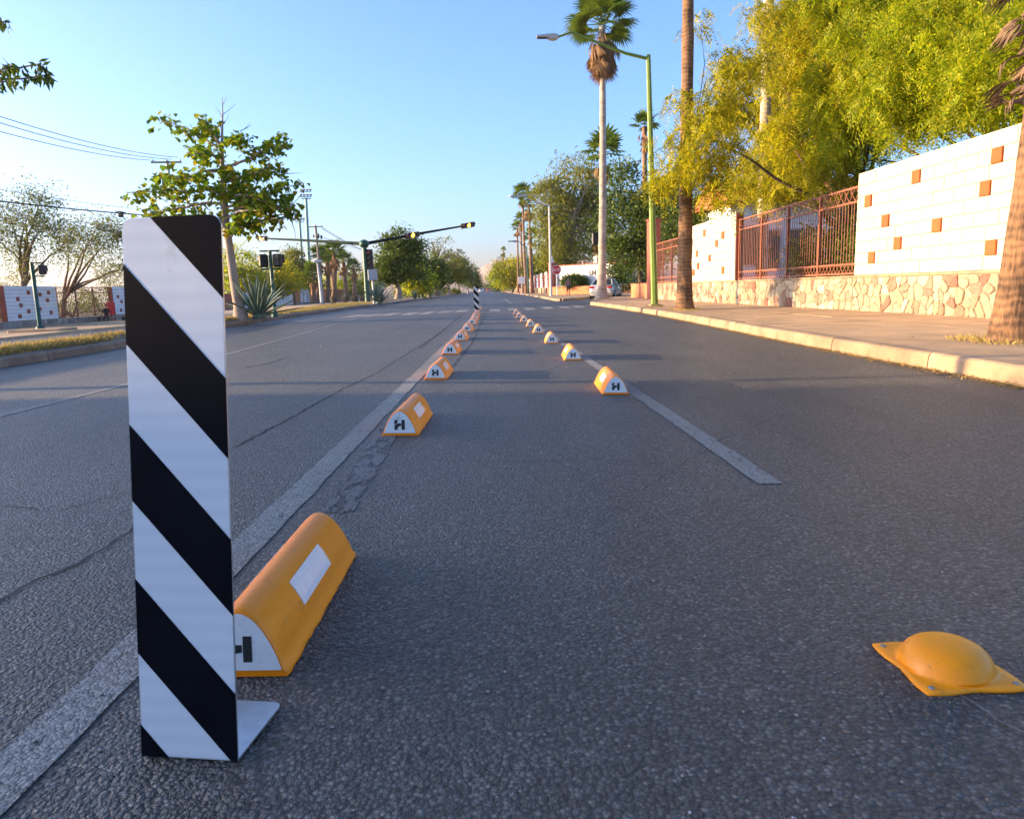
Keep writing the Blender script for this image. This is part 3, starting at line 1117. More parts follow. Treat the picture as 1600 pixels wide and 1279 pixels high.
def stone_into(mb, cx, cy, poly, proud, o, U, out):
    """one rubble stone: outline, a chamfer and a slightly raised face; o + U*u + Z*z, out = outward normal"""
    n = len(poly)
    Z = Vector((0, 0, 1))
    f = lambda x, y, d: o + U * x + Z * y + out * d
    a = [f(x, y, -0.02) for x, y in poly]
    b = [f(x, y, proud * 0.55) for x, y in poly]
    c = [f(cx + (x - cx) * 0.9, cy + (y - cy) * 0.9, proud * random.uniform(0.8, 1.2)) for x, y in poly]
    vs = a + b + c + [f(cx, cy, proud * 1.12)]
    fs = []
    for i in range(n):
        j = (i + 1) % n
        fs += [(i, j, n + j, n + i), (n + i, n + j, 2 * n + j, 2 * n + i), (2 * n + i, 2 * n + j, 3 * n)]
    mb.add(vs, fs, 0)


U_Y = Vector((0, 1, 0))


def masonry(label, y0, y1, x=None, stones=0.21):
    """low rubble stone wall along the pavement, its stones one by one"""
    x = WX if x is None else x
    t = thing('stone_wall', label, 'wall', (x, y0, PZ))
    MB().box((0.15, (y1 - y0) / 2, 0.37), (0.3, y1 - y0, 0.78)).build('core', M['mortar'], t)
    MB().box((0.14, (y1 - y0) / 2, 0.785), (0.36, y1 - y0 - 0.004, 0.05), bev=0.008).build('coping', M['kerb'], t)
    for cx, cy, poly in rubble(0.01, y1 - y0 - 0.01, 0.0, 0.755, stones):
        mb = MB()
        loc = Vector((0, cx, cy))
        stone_into(mb, 0, 0, [(px - cx, py - cy) for px, py in poly], random.uniform(0.014, 0.036), Vector((0, 0, 0)), U_Y, Vector((-1, 0, 0)))
        mb.build('stone', M['stone'], t, loc)
    return t


BLK = {}


def block_panel(label, y0, y1, h, tiles, x=None, group=None, z0=None, bl=0.62, bh=0.24):
    """white painted blockwork standing on the stone wall, every block its own piece, terracotta blocks standing proud"""
    x = WX if x is None else x
    z0 = PZ + 0.81 if z0 is None else z0
    t = thing('block_wall', label, 'wall', (x, y0, z0), 0, group)
    L = y1 - y0
    MB().box((0.109, L / 2, h / 2), (0.2, L - 0.01, h - 0.01)).build('core', M['grout'], t)
    rows = round(h / bh)
    bh_ = h / rows
    tl = []
    for (py, pz) in tiles:
        r_ = min(rows - 1, max(0, int((pz - z0) / bh_)))
        tl.append((py - y0, r_))
    for r_ in range(rows):
        cuts = [0.0]
        s = -bl * (0.5 if r_ % 2 else 0.0)
        while s < L:
            s += bl
            if 0.08 < s < L - 0.08:
                cuts.append(s)
        cuts.append(L)
        spans = list(zip(cuts[:-1], cuts[1:]))
        for ty, tr in tl:
            if tr != r_:
                continue
            new = []
            a_, b_ = ty - 0.135, ty + 0.135
            for (p, q) in spans:
                if q <= a_ or p >= b_:
                    new.append((p, q))
                else:
                    if p < a_ - 0.03:
                        new.append((p, a_))
                    if q > b_ + 0.03:
                        new.append((b_, q))
            spans = new
            key = ('t', round(bh_, 3))
            if key not in BLK:
                BLK[key] = MB().box((0, 0, 0), (0.1, 0.262, bh_ - 0.002), bev=0.01).mesh('tile', M['terra'])
            link('tile', BLK[key], t, (0.024 - random.uniform(0, 0.012), ty, (r_ + 0.5) * bh_), (random.uniform(-0.02, 0.02), 0, random.uniform(-0.02, 0.02)))
        for (p, q) in spans:
            ln = round(q - p, 2)
            key = (ln, round(bh_, 3))
            if key not in BLK:
                BLK[key] = MB().box((0, 0, 0), (0.06, ln - 0.013, bh_ - 0.014), bev=0.006).mesh('block', M['white_block'])
            link('block', BLK[key], t, (0.03 + random.uniform(-0.0035, 0.0035), (p + q) / 2, (r_ + 0.5) * bh_), (0, 0, random.uniform(-0.003, 0.003)))
    MB().box((0.13, L / 2, h + 0.012), (0.24, L, 0.03)).build('coping', M['white_block'], t)
    return t


def iron_fence(label, y0, y1, h, x=None, z0=None, step=0.16, posts=3, group=None, simple=False, mat=None):
    x = (WX + 0.12) if x is None else x
    z0 = PZ + 0.81 if z0 is None else z0
    mat = mat or M['rust']
    t = thing('iron_fence', label, 'fence', (x, y0, z0), 0, group)
    L = y1 - y0
    rails = [0.05, 0.27, h - 0.36, h - 0.03]
    for z in rails:
        MB().box((0, L / 2, z), (0.035, L - 0.01, 0.045)).build('rail', mat, t)
    pm = MB().box((0, 0, h / 2), (0.07, 0.07, h)).mesh('post', mat)
    for i in range(posts + 1):
        link('post', pm, t, (0.003, 0.05 + (L - 0.1) * i / posts, 0))
    n = int(L / step)
    if simple:
        mb = MB()
        for i in range(1, n):
            mb.box((0, i * L / n, (rails[1] + rails[2]) / 2), (0.016, 0.016, rails[2] - rails[1]))
        stuff(mb.build('bar', mat, t))
    else:
        bm_ = MB().tube([(0, 0, 0), (0, 0, rails[2] - rails[1])], 0.010, 6).mesh('bar', mat)
        for i in range(1, n):
            link('bar', bm_, t, (random.uniform(-0.004, 0.004), i * L / n, rails[1]), (random.uniform(-0.006, 0.006), 0, 0))
    for (za, zb) in ((rails[0], rails[1]), (rails[2], rails[3])):
        k = max(2, int(L / ((zb - za) * 0.85)))
        w_ = L / k
        ln, an = math.hypot(w_, zb - za), math.atan2(zb - za, w_)
        if simple:
            mb = MB()
            for i in range(k):
                for sg in (1, -1):
                    mb.box((0.008 * sg, (i + 0.5) * w_, (za + zb) / 2), (0.012, ln, 0.02), Matrix.Rotation(sg * an, 3, 'X'))
            stuff(mb.build('lattice_strut', mat, t))
        else:
            st = MB().box((0, 0, 0), (0.012, ln - 0.02, 0.02)).mesh('lattice_strut', mat)
            for i in range(k):
                for sg in (1, -1):
                    link('lattice_strut', st, t, (0.008 * sg, (i + 0.5) * w_, (za + zb) / 2), (sg * an, 0, 0))
    return t


def wy(px, py, x=WX):
    p = onX(px, py, x)
    return (p.y, p.z)


YA0, YA1 = 7.5, wy(1334, 436)[0]
YB0, YB1 = wy(1142, 440)[0], wy(1077, 445)[0]
ZTOP = wy(1338, 275)[1]
HP = ZTOP - (PZ + 0.81)
masonry('low rubble wall of cream and reddish stones under the white blockwork', YA0, YA1)
masonry('low rubble wall of cream stones under the rusty iron fence, between the two white block panels', YA1 + 0.003, YB0)
masonry('low rubble wall under the smaller white block panel behind the palm trunk', YB0 + 0.003, YB1)
masonry('low rubble wall running from the small white block panel to the red gate pillar', YB1 + 0.003, 38.2, stones=0.26)
tA = [(1432, 279), (1559, 245), (1540, 293), (1357, 320), (1384, 349), (1403, 379), (1464, 360), (1550, 377), (1362, 406)]
block_panel('big white painted block panel with scattered terracotta blocks, on cream rubble', YA0, YA1, HP, [wy(*p) for p in tA])
tB = [(1101, 366), (1130, 365), (1120, 379), (1081, 383), (1089, 398), (1109, 407), (1091, 416), (1130, 417), (1084, 428)]
block_panel('smaller white block panel with terracotta blocks, dappled with leaf shade behind a palm', YB0, YB1, HP, [wy(*p) for p in tB])
fh = wy(1333, 290)[1] - (PZ + 0.81)
iron_fence('long rusty iron fence with crossed lattice bands between the two white panels', YA1 + 0.05, YB0 - 0.45, fh, posts=4, step=0.145)
t = thing('fence_pillar', 'red sided masonry pillar where the iron fence meets the smaller white panel', 'pillar', (WX + 0.13, YB0 - 0.22, PZ + 0.81))
MB().box((0, 0, HP / 2 + 0.03), (0.3, 0.4, HP + 0.06), bev=0.01).build('shaft', M['white_block'], t)
MB().box((0, -0.205, HP / 2), (0.22, 0.012, HP)).build('face', M['red_paint'], t)
iron_fence('short rusty iron fence between the small white panel and the red gate pillar', YB1 + 0.05, 38.1, fh * 0.98, posts=4, step=0.2)
pl = onY(1021, 468, 38.5)
t = thing('gate_pillar', 'tall red gate pillar standing behind the green lamp post', 'pillar', (WX + 0.15, 38.6, PZ))
gh = onY(1021, 345, 38.6).z - PZ
MB().box((0, 0, gh / 2), (0.55, 0.75, gh), bev=0.015).build('shaft', M['red_paint'], t)
MB().box((0, 0, gh + 0.04), (0.65, 0.85, 0.08), bev=0.01).build('cap', M['red_paint'], t)
t = thing('planter_wall', 'low dull orange planter wall beside the tall red gate pillar', 'wall', (WX + 0.3, 39.2, PZ))
MB().box((0.6, 3.2, 0.4), (1.2, 6.4, 0.8), bev=0.01).build('wall', M['orange_paint'], t)
MB().box((0.6, 3.2, 0.82), (1.26, 6.46, 0.05), bev=0.01).build('coping', M['orange_paint'], t)

# the white wall with the raised letters
WA, WB = onY(866, 418, 78), onY(1030, 405, 69)
du = (WB - WA).to_2d()
WL = du.length
wrz = math.atan2(du.y, du.x)
wz0 = PZ
wh = onY(870, 416.5, 78).z - wz0
t = thing('lettered_wall', 'white wall with brown capital letters and a red coping behind the parked car', 'wall', (WA.x, WA.y, wz0), wrz)
MB().box((WL / 2, 0.15, wh / 2), (WL, 0.3, wh)).build('wall', M['white_wall'], t)
MB().box((WL / 2, 0.15, wh + 0.06), (WL, 0.42, 0.12)).build('coping', M['red_paint'], t)
hA = onY(922, 429.6, 75)
hB = onY(922, 422.2, 75)
lz = hA.z - wz0
lh = hB.z - hA.z
u0 = (Vector((hA.x, hA.y)) - WA.to_2d()).length + 0.1
for i, chn in enumerate('UNIVERSIDAD'):
    cu = bpy.data.curves.new('letter', 'FONT')
    cu.body = chn
    cu.size = lh * 1.38
    cu.extrude = 0.03
    cu.offset = 0.012
    to = bpy.data.objects.new('letter', cu)
    COL.objects.link(to)
    me = bpy.data.meshes.new_from_object(to.evaluated_get(bpy.context.evaluated_depsgraph_get()))
    bpy.data.objects.remove(to)
    me.materials.clear()
    me.materials.append(M['letter'])
    link('letter', me, t, (u0 + i * lh * 0.72, -0.035, lz), (R(90), 0, 0))
t = thing('wall_pillar', 'red end pillar with a small white finial at the end of the lettered wall', 'pillar', (WA.x - 0.25, WA.y - 0.1, wz0), wrz)
MB().box((0, 0, wh / 2 + 0.15), (0.5, 0.6, wh + 0.3), bev=0.02).build('shaft', M['red_paint'], t)
MB().box((0, 0, wh + 0.35), (0.66, 0.76, 0.1), bev=0.02).build('cap', M['red_paint'], t)
MB().lathe([(0.2, wh + 0.4), (0.2, wh + 0.55), (0.1, wh + 0.75), (0.09, wh + 0.95), (0.02, wh + 1.1), (0, wh + 1.1)], 10).build('finial', M['white_wall'], t)
t = thing('planter_wall', 'long low orange planter wall in front of the white lettered wall', 'wall', (WA.x, WA.y, wz0), wrz)
MB().box((WL / 2 + 0.2, -1.3, 0.42), (WL - 0.2, 0.25, 0.84), bev=0.02).build('wall', M['orange_paint'], t)
MB().box((WL / 2 + 0.2, -0.6, 0.6), (WL - 0.2, 1.15, 0.2)).build('soil', M['earth'], t)

# walls along the avenue beyond the junction: panels and iron bays in turn
k = 0
y = 82.0
names = ['first', 'second', 'third', 'fourth', 'fifth', 'sixth', 'seventh', 'eighth', 'ninth', 'tenth', 'eleventh', 'twelfth', 'thirteenth', 'fourteenth']
while y < 250:
    L = 4.0 if k < 6 else 8
    zb = PZ
    t = thing('avenue_wall', f'white wall panel by the pavement, the {names[k]} beyond the red finial pillar' if k < 14 else 'white wall panel near the far end of the avenue', 'wall', (7.9, y, zb), 0, 'white wall panels along the far pavement')
    MB().box((0.15, L / 2, 1.5), (0.3, L, 3.0)).build('panel', M['white_wall'], t)
    MB().box((-0.02, L / 2, 0.4), (0.34, L, 0.8)).build('base', M['stone'], t)
    for q in range(5):
        MB().box((-0.03, L * random.uniform(0.1, 0.9), random.uniform(1.1, 2.7)), (0.06, 0.3, 0.3)).build('tile', M['terra'], t)
    t = thing('iron_bay', f'rusty iron fence bay on a low wall after the {names[k]} white panel' if k < 14 else 'rusty iron fence bay near the far end of the avenue', 'fence', (7.9, y + L, zb), 0, 'iron fence bays along the far pavement')
    MB().box((0.15, L * 0.75, 0.4), (0.3, L * 1.5, 0.8)).build('base', M['stone'], t)
    mb = MB()
    for q in range(int(L * 1.5 / 0.3)):
        mb.box((0.15, 0.15 + q * 0.3, 1.8), (0.05, 0.06, 2.0))
    stuff(mb.build('bar', M['red_paint'], t))
    for z in (0.9, 2.4, 2.8):
        MB().box((0.15, L * 0.75, z), (0.08, L * 1.5, 0.07)).build('rail', M['red_paint'], t)
    y += L * 2.5
    k += 1

# ------------------------------------------------------------------ the wall across the service road
LX = -25.0


def ly(px, py, x=LX):
    p = onX(px, py, x)
    return (p.y, p.z)


zt = ly(50, 447)[1]
zm = ly(50, 500)[1]
zb = ly(50, 521)[1]
yp = [ly(8, 470)[0], ly(89, 470)[0], ly(177, 470)[0], ly(225, 470)[0]]


def far_masonry(label, y0, y1):
    t = thing('stone_wall', label, 'wall', (LX, y0, zb))
    MB().box((-0.15, (y1 - y0) / 2, (zm - zb) / 2), (0.3, y1 - y0, zm - zb)).build('core', M['mortar'], t)
    mb = MB()
    for cx, cy, poly in rubble(0.0, y1 - y0, 0.0, zm - zb - 0.02, 0.3):
        stone_into(mb, cx, cy, poly, 0.03, Vector((0, 0, 0)), U_Y, Vector((1, 0, 0)))
    stuff(mb.build('stone', M['stone_grey'], t))
    return t


def far_panel(label, y0, y1, tiles):
    t = thing('block_wall', label, 'wall', (LX, y0, zm))
    L, h = y1 - y0, zt - zm
    mb = MB()
    for r_ in range(9):
        mb.box((-0.1, L / 2, (r_ + 0.5) * h / 9), (0.2, L, h / 9 - 0.012), bev=0.01)
    mb.box((-0.12, L / 2, h / 2), (0.16, L - 0.02, h - 0.02), mat=1)
    mb.build('panel', [M['white_wall'], M['grout']], t)
    for (a, b) in tiles:
        yy_, zz_ = ly(a, b)
        MB().box((0.01, yy_ - y0, zz_ - zm), (0.06, 0.24, 0.21), bev=0.01).build('tile', M['terra_red'], t)
    MB().box((-0.1, -0.08, h / 2), (0.24, 0.16, h)).build('end_post', M['red_paint'], t)
    return t


far_masonry('low grey rubble wall across the service road, under the white panel and iron bays', yp[0] - 12, yp[3] + 3)
far_panel('white block panel with dull red tiles behind the dark green signal post', yp[0], yp[1], [(44, 457), (62, 460), (75.5, 457), (27.5, 467), (74, 469), (32.5, 477), (44.5, 486.5), (62, 482.5), (79.5, 488), (31, 494)])
far_panel('narrow white block panel with red tiles, half hidden by the striped board', yp[2], yp[3], [(184, 463.5), (189.5, 471), (189, 484.5), (205, 470), (200, 480)])
iron_fence('rusty iron bay joining the tiled white panel to the narrow one', yp[1] + 0.1, yp[2] - 0.2, zt - zm - 0.02, LX - 0.1, zm, 0.2, 3, None, True)
iron_fence('rusty iron bay before the tiled white panel at the picture edge', yp[0] - 8, yp[0] - 0.2, zt - zm - 0.02, LX - 0.1, zm, 0.2, 4, None, True)


def wall_seg(name, label, p0, p1, x, top_y, bot_y, mat, cat='wall', group=None, trims=False, slots=0):
    """a far wall piece between two sightings, standing in the plane x"""
    y0, z1 = ly(p0, top_y[0], x)
    z0 = ly(p0, bot_y[0], x)[1]
    y1 = ly(p1, top_y[1], x)[0]
    t = thing(name, label, cat, (x, y0, z0), 0, group)
    L, h = y1 - y0, z1 - z0
    MB().box((-0.15, L / 2, h / 2), (0.3, L, h)).build('panel', mat, t)
    MB().box((-0.15, L / 2, 0.0), (0.36, L, 0.7)).build('base', M['stone_grey'], t)
    if trims:
        MB().box((-0.15, L / 2, h + 0.08), (0.4, L + 0.3, 0.16)).build('coping', M['red_paint'], t)
        for yy_ in (0, L):
            MB().box((-0.15, yy_, h / 2), (0.42, 0.9, h)).build('pilaster', M['red_paint'], t)
    for q in range(slots):
        MB().box((0.02, L * (0.25 + 0.5 * (q % 2)), h * (0.25 + 0.55 * (q // 2) / max(1, slots // 2))), (0.06, L * 0.14, 0.24)).build('tile', M['terra_red'], t)
    return t


wall_seg('gate_panel', 'brick red gate panel beside the pale trunk of the broad leaved tree', 345, 366, -34, (459, 458), (488, 486), M['red_paint'])
wall_seg('garden_wall', 'white garden wall framed in brick red behind the agave', 368, 458, -34, (457, 454.5), (486.5, 479), M['white_wall'], trims=True)
lo = 459
for i, (a, b, lab) in enumerate([(469, 483, 'beside the white garden wall'), (496, 504, 'behind the leaning utility pole'), (519, 526, 'behind the first clay pot'), (537, 545, 'behind the second clay pot'), (553, 560, 'behind the third clay pot'), (566, 572, 'behind the signal mast')]):
    wall_seg('iron_bay', f'orange iron fence bay just before the white panel {lab}', lo, a - 0.3, -34, (451.5, 451.5), (476 - i, 475 - i), M['orange_paint'], 'fence', 'orange fence bays behind the pots')
    wall_seg('block_wall', f'white tiled panel {lab} across the service road', a, b, -34, (451.3, 451.3), (475.5 - i, 475 - i), M['white_wall'], 'wall', 'white panels behind the pots', slots=6)
    lo = b + 0.3

# ------------------------------------------------------------------ striped marker boards
def marker_board(label, loc, rz, lean, back=0.0):
    t = thing('marker_board', label, 'road marker', loc, rz)
    W_, H_, T_ = 0.19, 0.98, 0.003
    rc = 0.022
    out = [(0, 0), (W_, 0)] + [(W_ - rc + rc * math.cos(R(a)), H_ - rc + rc * math.sin(R(a))) for a in range(0, 91, 15)] + [(rc + rc * math.cos(R(a)), H_ - rc + rc * math.sin(R(a))) for a in range(90, 181, 15)]
    sh = lambda p: (p[0] + lean * p[1], p[1])
    MB().prism([sh(p) for p in out], (0, 0, 0), (1, 0, 0), (0, back, 1), (0, T_, 0)).build('plate', M['galv'], t)
    e = 0.0015
    MB().prism([sh((min(max(x, e), W_ - e), min(max(y, 0.002), H_ - e))) for x, y in out], (0, -0.0006, 0), (1, 0, 0), (0, back, 1), (0, 0.0004, 0)).build('sheeting', M['sheet_white'], t)
    for c0, c1 in ((1.04, 1.2), (0.757, 0.9), (0.474, 0.613), (0.193, 0.331), (-0.1, 0.06)):
        p = clip_half(clip_half(out, 1.09, 1, c1), -1.09, -1, -c0)
        if len(p) > 2:
            MB().prism([sh((x, y)) for x, y in p], (0, -0.0011, 0), (1, 0, 0), (0, back, 1), (0, 0.0004, 0)).build('black_stripe', M['sheet_black'], t)
    foot = [(0, 0), (W_, 0), (W_, 0.165)] + [(W_ - 0.018 + 0.018 * math.cos(R(a)), 0.165 + 0.018 * math.sin(R(a))) for a in (30, 60, 90)] + [(0.018 + 0.018 * math.cos(R(a)), 0.165 + 0.018 * math.sin(R(a))) for a in (90, 120, 150, 180)]
    MB().prism(foot, (0.0, 0.003, 0.0), (1, 0, 0), (0, 1, 0), (0, 0, 0.004)).build('foot_plate', M['galv'], t)
    return t


p0, p1 = G(222, 1181), G(370, 1193)
d = (p1 - p0).to_2d()
pt = onY(193, 356, p0.y + 0.115)
marker_board('black and white striped marker board on a steel foot beside the big amber bumper', (p0.x, p0.y, p0.z + 0.002), math.atan2(d.y, d.x), (pt.x - p0.x) / 0.97 - 0.02, 0.118)
p0, p1 = G(741, 488.5), G(750, 488.2)
marker_board('small black and white striped board at the far end of the bumper rows', (p0.x, p0.y, p0.z + 0.002), -0.03, 0.0)


# ------------------------------------------------------------------ lane bumpers
HALF = [(0.1085, 0.0), (0.107, 0.011), (0.1005, 0.016), (0.091, 0.045), (0.077, 0.076), (0.0615, 0.104), (0.044, 0.128), (0.026, 0.144), (0.011, 0.152)]
BP = HALF + [(0, 0.1535)] + [(-x, z) for x, z in HALF[::-1]]
BL = 0.75


def bumper_parts(mat):
    """body with softened ends, end plates with the print, two reflectors"""
    mb = MB()
    st = [(0.0, 0.965), (0.006, 0.985), (0.016, 1.0)] + [(0.016 + (BL - 0.032) * q / 24, 1.0) for q in range(1, 24)] + [(BL - 0.016, 1.0), (BL - 0.006, 0.985), (BL, 0.965)]
    n = len(BP)
    vs = []
    for (yy_, s) in st:
        for (x, z) in BP:
            zz_ = z * s if z > 0.02 else z
            jx = random.uniform(-0.0012, 0.0022) * (1 if x > 0 else -1) if z < 0.012 else 0
            vs.append((x * s + jx, yy_ + 0.012 * (1 - 2 * yy_ / BL) * max(0, z - 0.016) / 0.14, zz_))
    fs = [(i * n + j, i * n + j + 1, (i + 1) * n + j + 1, (i + 1) * n + j) for i in range(len(st) - 1) for j in range(n - 1)]
    mb.add(vs, [f[::-1] for f in fs], 0, True)
    mb.add(vs[:n], [tuple(range(n))])
    mb.add(vs[-n:], [tuple(range(n))[::-1]])
    body = mb.mesh('body', mat)
    inner = [(x * 0.93, 0.017 + (z - 0.016) * 0.925) for x, z in BP if z > 0.012]
    sl = 0.012 / 0.14
    capm = MB().prism(inner, (0, -0.004 - 0.016 * sl, 0), (1, 0, 0), (0, sl, 1), (0, 0.006, 0)).mesh('end_plate', M['cap_white'])
    s, o = 0.062, (-0.031, 0.036)
    glyph = [[(0, 1), (0.3, 1), (0.3, 0.7), (0, 0.5)],
             [(0, 0), (0.3, 0), (0.32, 0.2), (0.42, 0.34), (0.64, 0.38), (0.64, 0.66), (0.44, 0.67), (0.22, 0.6), (0, 0.44)],
             [(0.68, 0), (1, 0), (1, 1), (0.68, 1)]]
    lm = MB()
    for g in glyph:
        lm.prism([(o[0] + x * s, o[1] + y * s * 0.95) for x, y in g], (0, -0.005 - 0.016 * sl, 0), (1, 0, 0), (0, sl, 1), (0, 0.0012, 0))
    logo = lm.mesh('logo', M['logo'])
    refl = []
    for sg in (1, -1):
        q = [(x, z) for x, z in HALF if 0.07 < z < 0.135]
        q = [(0.0905, 0.062)] + q + [(0.0455, 0.1345)] if False else [(0.0835, 0.062), (0.077, 0.076), (0.0615, 0.104), (0.0475, 0.1235)]
        v_ = []
        for yy_ in (0.235, 0.515):
            for (x, z) in q:
                v_.append((sg * (x + 0.0016), yy_, z + 0.0012))
            for (x, z) in q:
                v_.append((sg * (x - 0.004), yy_, z - 0.003))
        k = len(q)
        f_ = []
        for i in range(k - 1):
            f_.append((i, i + 1, 2 * k + i + 1, 2 * k + i))
        f_ += [(0, 2 * k, 3 * k, k), (k - 1, 2 * k - 1, 4 * k - 1, 3 * k - 1), tuple(range(k)) + tuple(range(2 * k - 1, k - 1, -1)), tuple(range(2 * k, 3 * k)) + tuple(range(4 * k - 1, 3 * k - 1, -1))]
        refl.append(MB().add(v_, f_).mesh('reflector', M['reflector']))
    return body, capm, logo, refl


BPARTS = {'o': bumper_parts(M['orange']), 'a': bumper_parts(M['amber_sunlit'])}


def bumper(label, p, rz, group, kind='o'):
    body, capm, logo, refl = BPARTS[kind]
    t = thing('lane_bumper', label, 'bumper', (p.x, p.y, zr(p.x) + 0.002), rz, group)
    t.rotation_euler = (0, math.atan(CROSS) if abs(p.x) < 2 else 0, rz)
    link('body', body, t)
    c = link('end_plate', capm, t)
    link('logo', logo, c)
    for r_ in refl:
        link('reflector', r_, t)
    c = link('end_plate', capm, t, (0, BL, 0), (0, 0, math.pi))
    return t


NTH = ['first', 'second', 'third', 'fourth', 'fifth', 'sixth', 'seventh', 'eighth', 'ninth', 'tenth', 'eleventh']
b1 = G(440, 1060)
bumper('large amber bumper with a black logo, partly behind the striped marker board', Vector((b1.x - 0.095, b1.y + 0.01, 0)), -0.02, 'bumpers beside the solid white line')
for i, (a, b_, c) in enumerate([(595, 681, 655), (661, 593, 700), (690, 554, 716), (708, 532, 730), (722, 518, 737), (732, 507, 743), (736.5, 500.5, 745.5), (738.5, 495.5, 747), (741, 491.5, 748.5)]):
    bumper(f'amber bumper beside the long solid white line, {NTH[i + 1]} on from the striped board', G((a + c) / 2, b_), -0.04, 'bumpers beside the solid white line', 'o' if i < 3 else 'a')
bumper('pale worn bumper lying just past the small far striped board', G(749.5, 484), -0.02, 'bumpers beside the solid white line', 'a')
for i, (a, b_, c) in enumerate([(940, 616.5, 985), (882, 563, 910), (852, 536.5, 874), (834, 520.5, 850), (822.5, 510.5, 837), (813, 503, 826), (806.5, 496.5, 817), (803, 491, 811)]):
    bumper(f'amber bumper of the pavement side row, {NTH[i]} from the line end', G((a + c) / 2 - 0.5, b_), -0.05, 'bumpers in the row nearer the pavement', 'o' if i < 1 else 'a')

# ------------------------------------------------------------------ the yellow lane button
cA, cB = G(1366, 997), G(1445, 1079)
dc = G(1489, 1056)
t = thing('lane_button', 'yellow plastic dome button with a pointed flange bolted to the asphalt', 'road stud', (0.998, 1.492, zr(1.0)), R(1))
n = 64
rings = []


def flange_r(a):
    # a square flange with drawn out corners and hollow sides
    q = math.degrees(a) % 90
    q = abs(q - 45) / 45
    return 0.106 + 0.05 * (1 - q) ** 1.7


prof_d = [(0.98, 0.0, 1), (1.0, 0.004, 1), (0.985, 0.0085, 1), (0.90, 0.009, 0.8), (0.86, 0.0095, 0.45)]
vs = []
for (s, z, kf) in prof_d:
    for i in range(n):
        a = 2 * math.pi * i / n
        r_ = (flange_r(a) * kf + 0.108 * (1 - kf)) * s
        vs.append((r_ * math.cos(a), r_ * math.sin(a), z))
for j, (r_, z) in enumerate([(0.098, 0.011), (0.0955, 0.016), (0.092, 0.026), (0.085, 0.039), (0.074, 0.050), (0.059, 0.058), (0.04, 0.0625), (0.019, 0.0645)]):
    for i in range(n):
        a = 2 * math.pi * i / n
        vs.append((r_ * math.cos(a), r_ * math.sin(a), z))
nr = len(vs) // n
fs = [(j * n + i, j * n + (i + 1) % n, (j + 1) * n + (i + 1) % n, (j + 1) * n + i) for j in range(nr - 1) for i in range(n)]
vs.append((0, 0, 0.065))
fs += [((nr - 1) * n + i, (nr - 1) * n + (i + 1) % n, len(vs) - 1) for i in range(n)]
MB().add(vs, fs, 0, True).build('dome', M['yellow'], t)
bmsh = MB().lathe([(0.0065, 0.0), (0.0065, 0.003), (0.004, 0.0045), (0, 0.0046)], 10).mesh('bolt', M['bolt'])
for i in range(4):
    a = R(45 + 90 * i)
    link('bolt', bmsh, t, (0.131 * math.cos(a), 0.131 * math.sin(a), 0.0085))

# ------------------------------------------------------------------ poles, lamps, signals, signs


def atZ(px, py, z):
    d = ray(px, py)
    return CP + d * ((z - CAM_H) / d.z)


def street_lamp(name, label, base, top, tip, r0, r1, mat, head_len=0.75, bow=0.35, group=None, second=None, n=8):
    t = thing(name, label, 'street lamp', base, 0, group)
    b = Vector(base)
    h = top - b
    MB().tube([(0, 0, 0), (h.x * 0.5, h.y * 0.5, h.z * 0.5), (h.x, h.y, h.z)], [r0, (r0 + r1) / 2, r1], n, smooth=(n > 8)).build('pole', mat, t)
    MB().box((0, 0, 0.015), (r0 * 4.2, r0 * 4.2, 0.03), bev=0.008).build('base_plate', M['galv'], t)
    for tp in [tip] + ([second] if second is not None else []):
        a = h - Vector((0, 0, 0.12))
        e = tp - b
        m1 = a.lerp(e, 0.55) + Vector((0, 0, bow * 0.25))
        m2 = a.lerp(e, 0.85) + Vector((0, 0, bow * 0.55))
        e2 = e + Vector((0, 0, 0))
        MB().tube([a, a.lerp(e, 0.25), m1, m2, e2], [r1 * 0.75, r1 * 0.7, r1 * 0.6, r1 * 0.5, r1 * 0.5], 8).build('arm', mat, t)
        dr = (e - m2)
        dr.z *= 0.3
        dr.normalize()
        ax = Matrix.Rotation(math.atan2(dr.y, dr.x), 3, 'Z')
        pr = [(0.0, 0.05), (0.08, 0.1), (0.3, 0.11), (0.55, 0.09), (1.0, 0.05), (1.0, -0.02), (0.5, -0.03), (0.32, -0.12), (0.08, -0.1), (0.0, -0.03)]
        hd = MB().prism([(x * head_len, z * head_len) for x, z in pr], ax @ Vector((0, -0.13 * head_len / 0.75, 0)), ax @ Vector((1, 0, 0)), (0, 0, 1), ax @ Vector((0, 0.26 * head_len / 0.75, 0))).build('lamp_head', M['grey_metal'], t, e)
        MB().box(ax @ Vector((head_len * 0.72, 0, -0.035 * head_len)), (head_len * 0.4, 0.2 * head_len, 0.02), ax).build('lens', M['dark_lens'], hd)
    return t


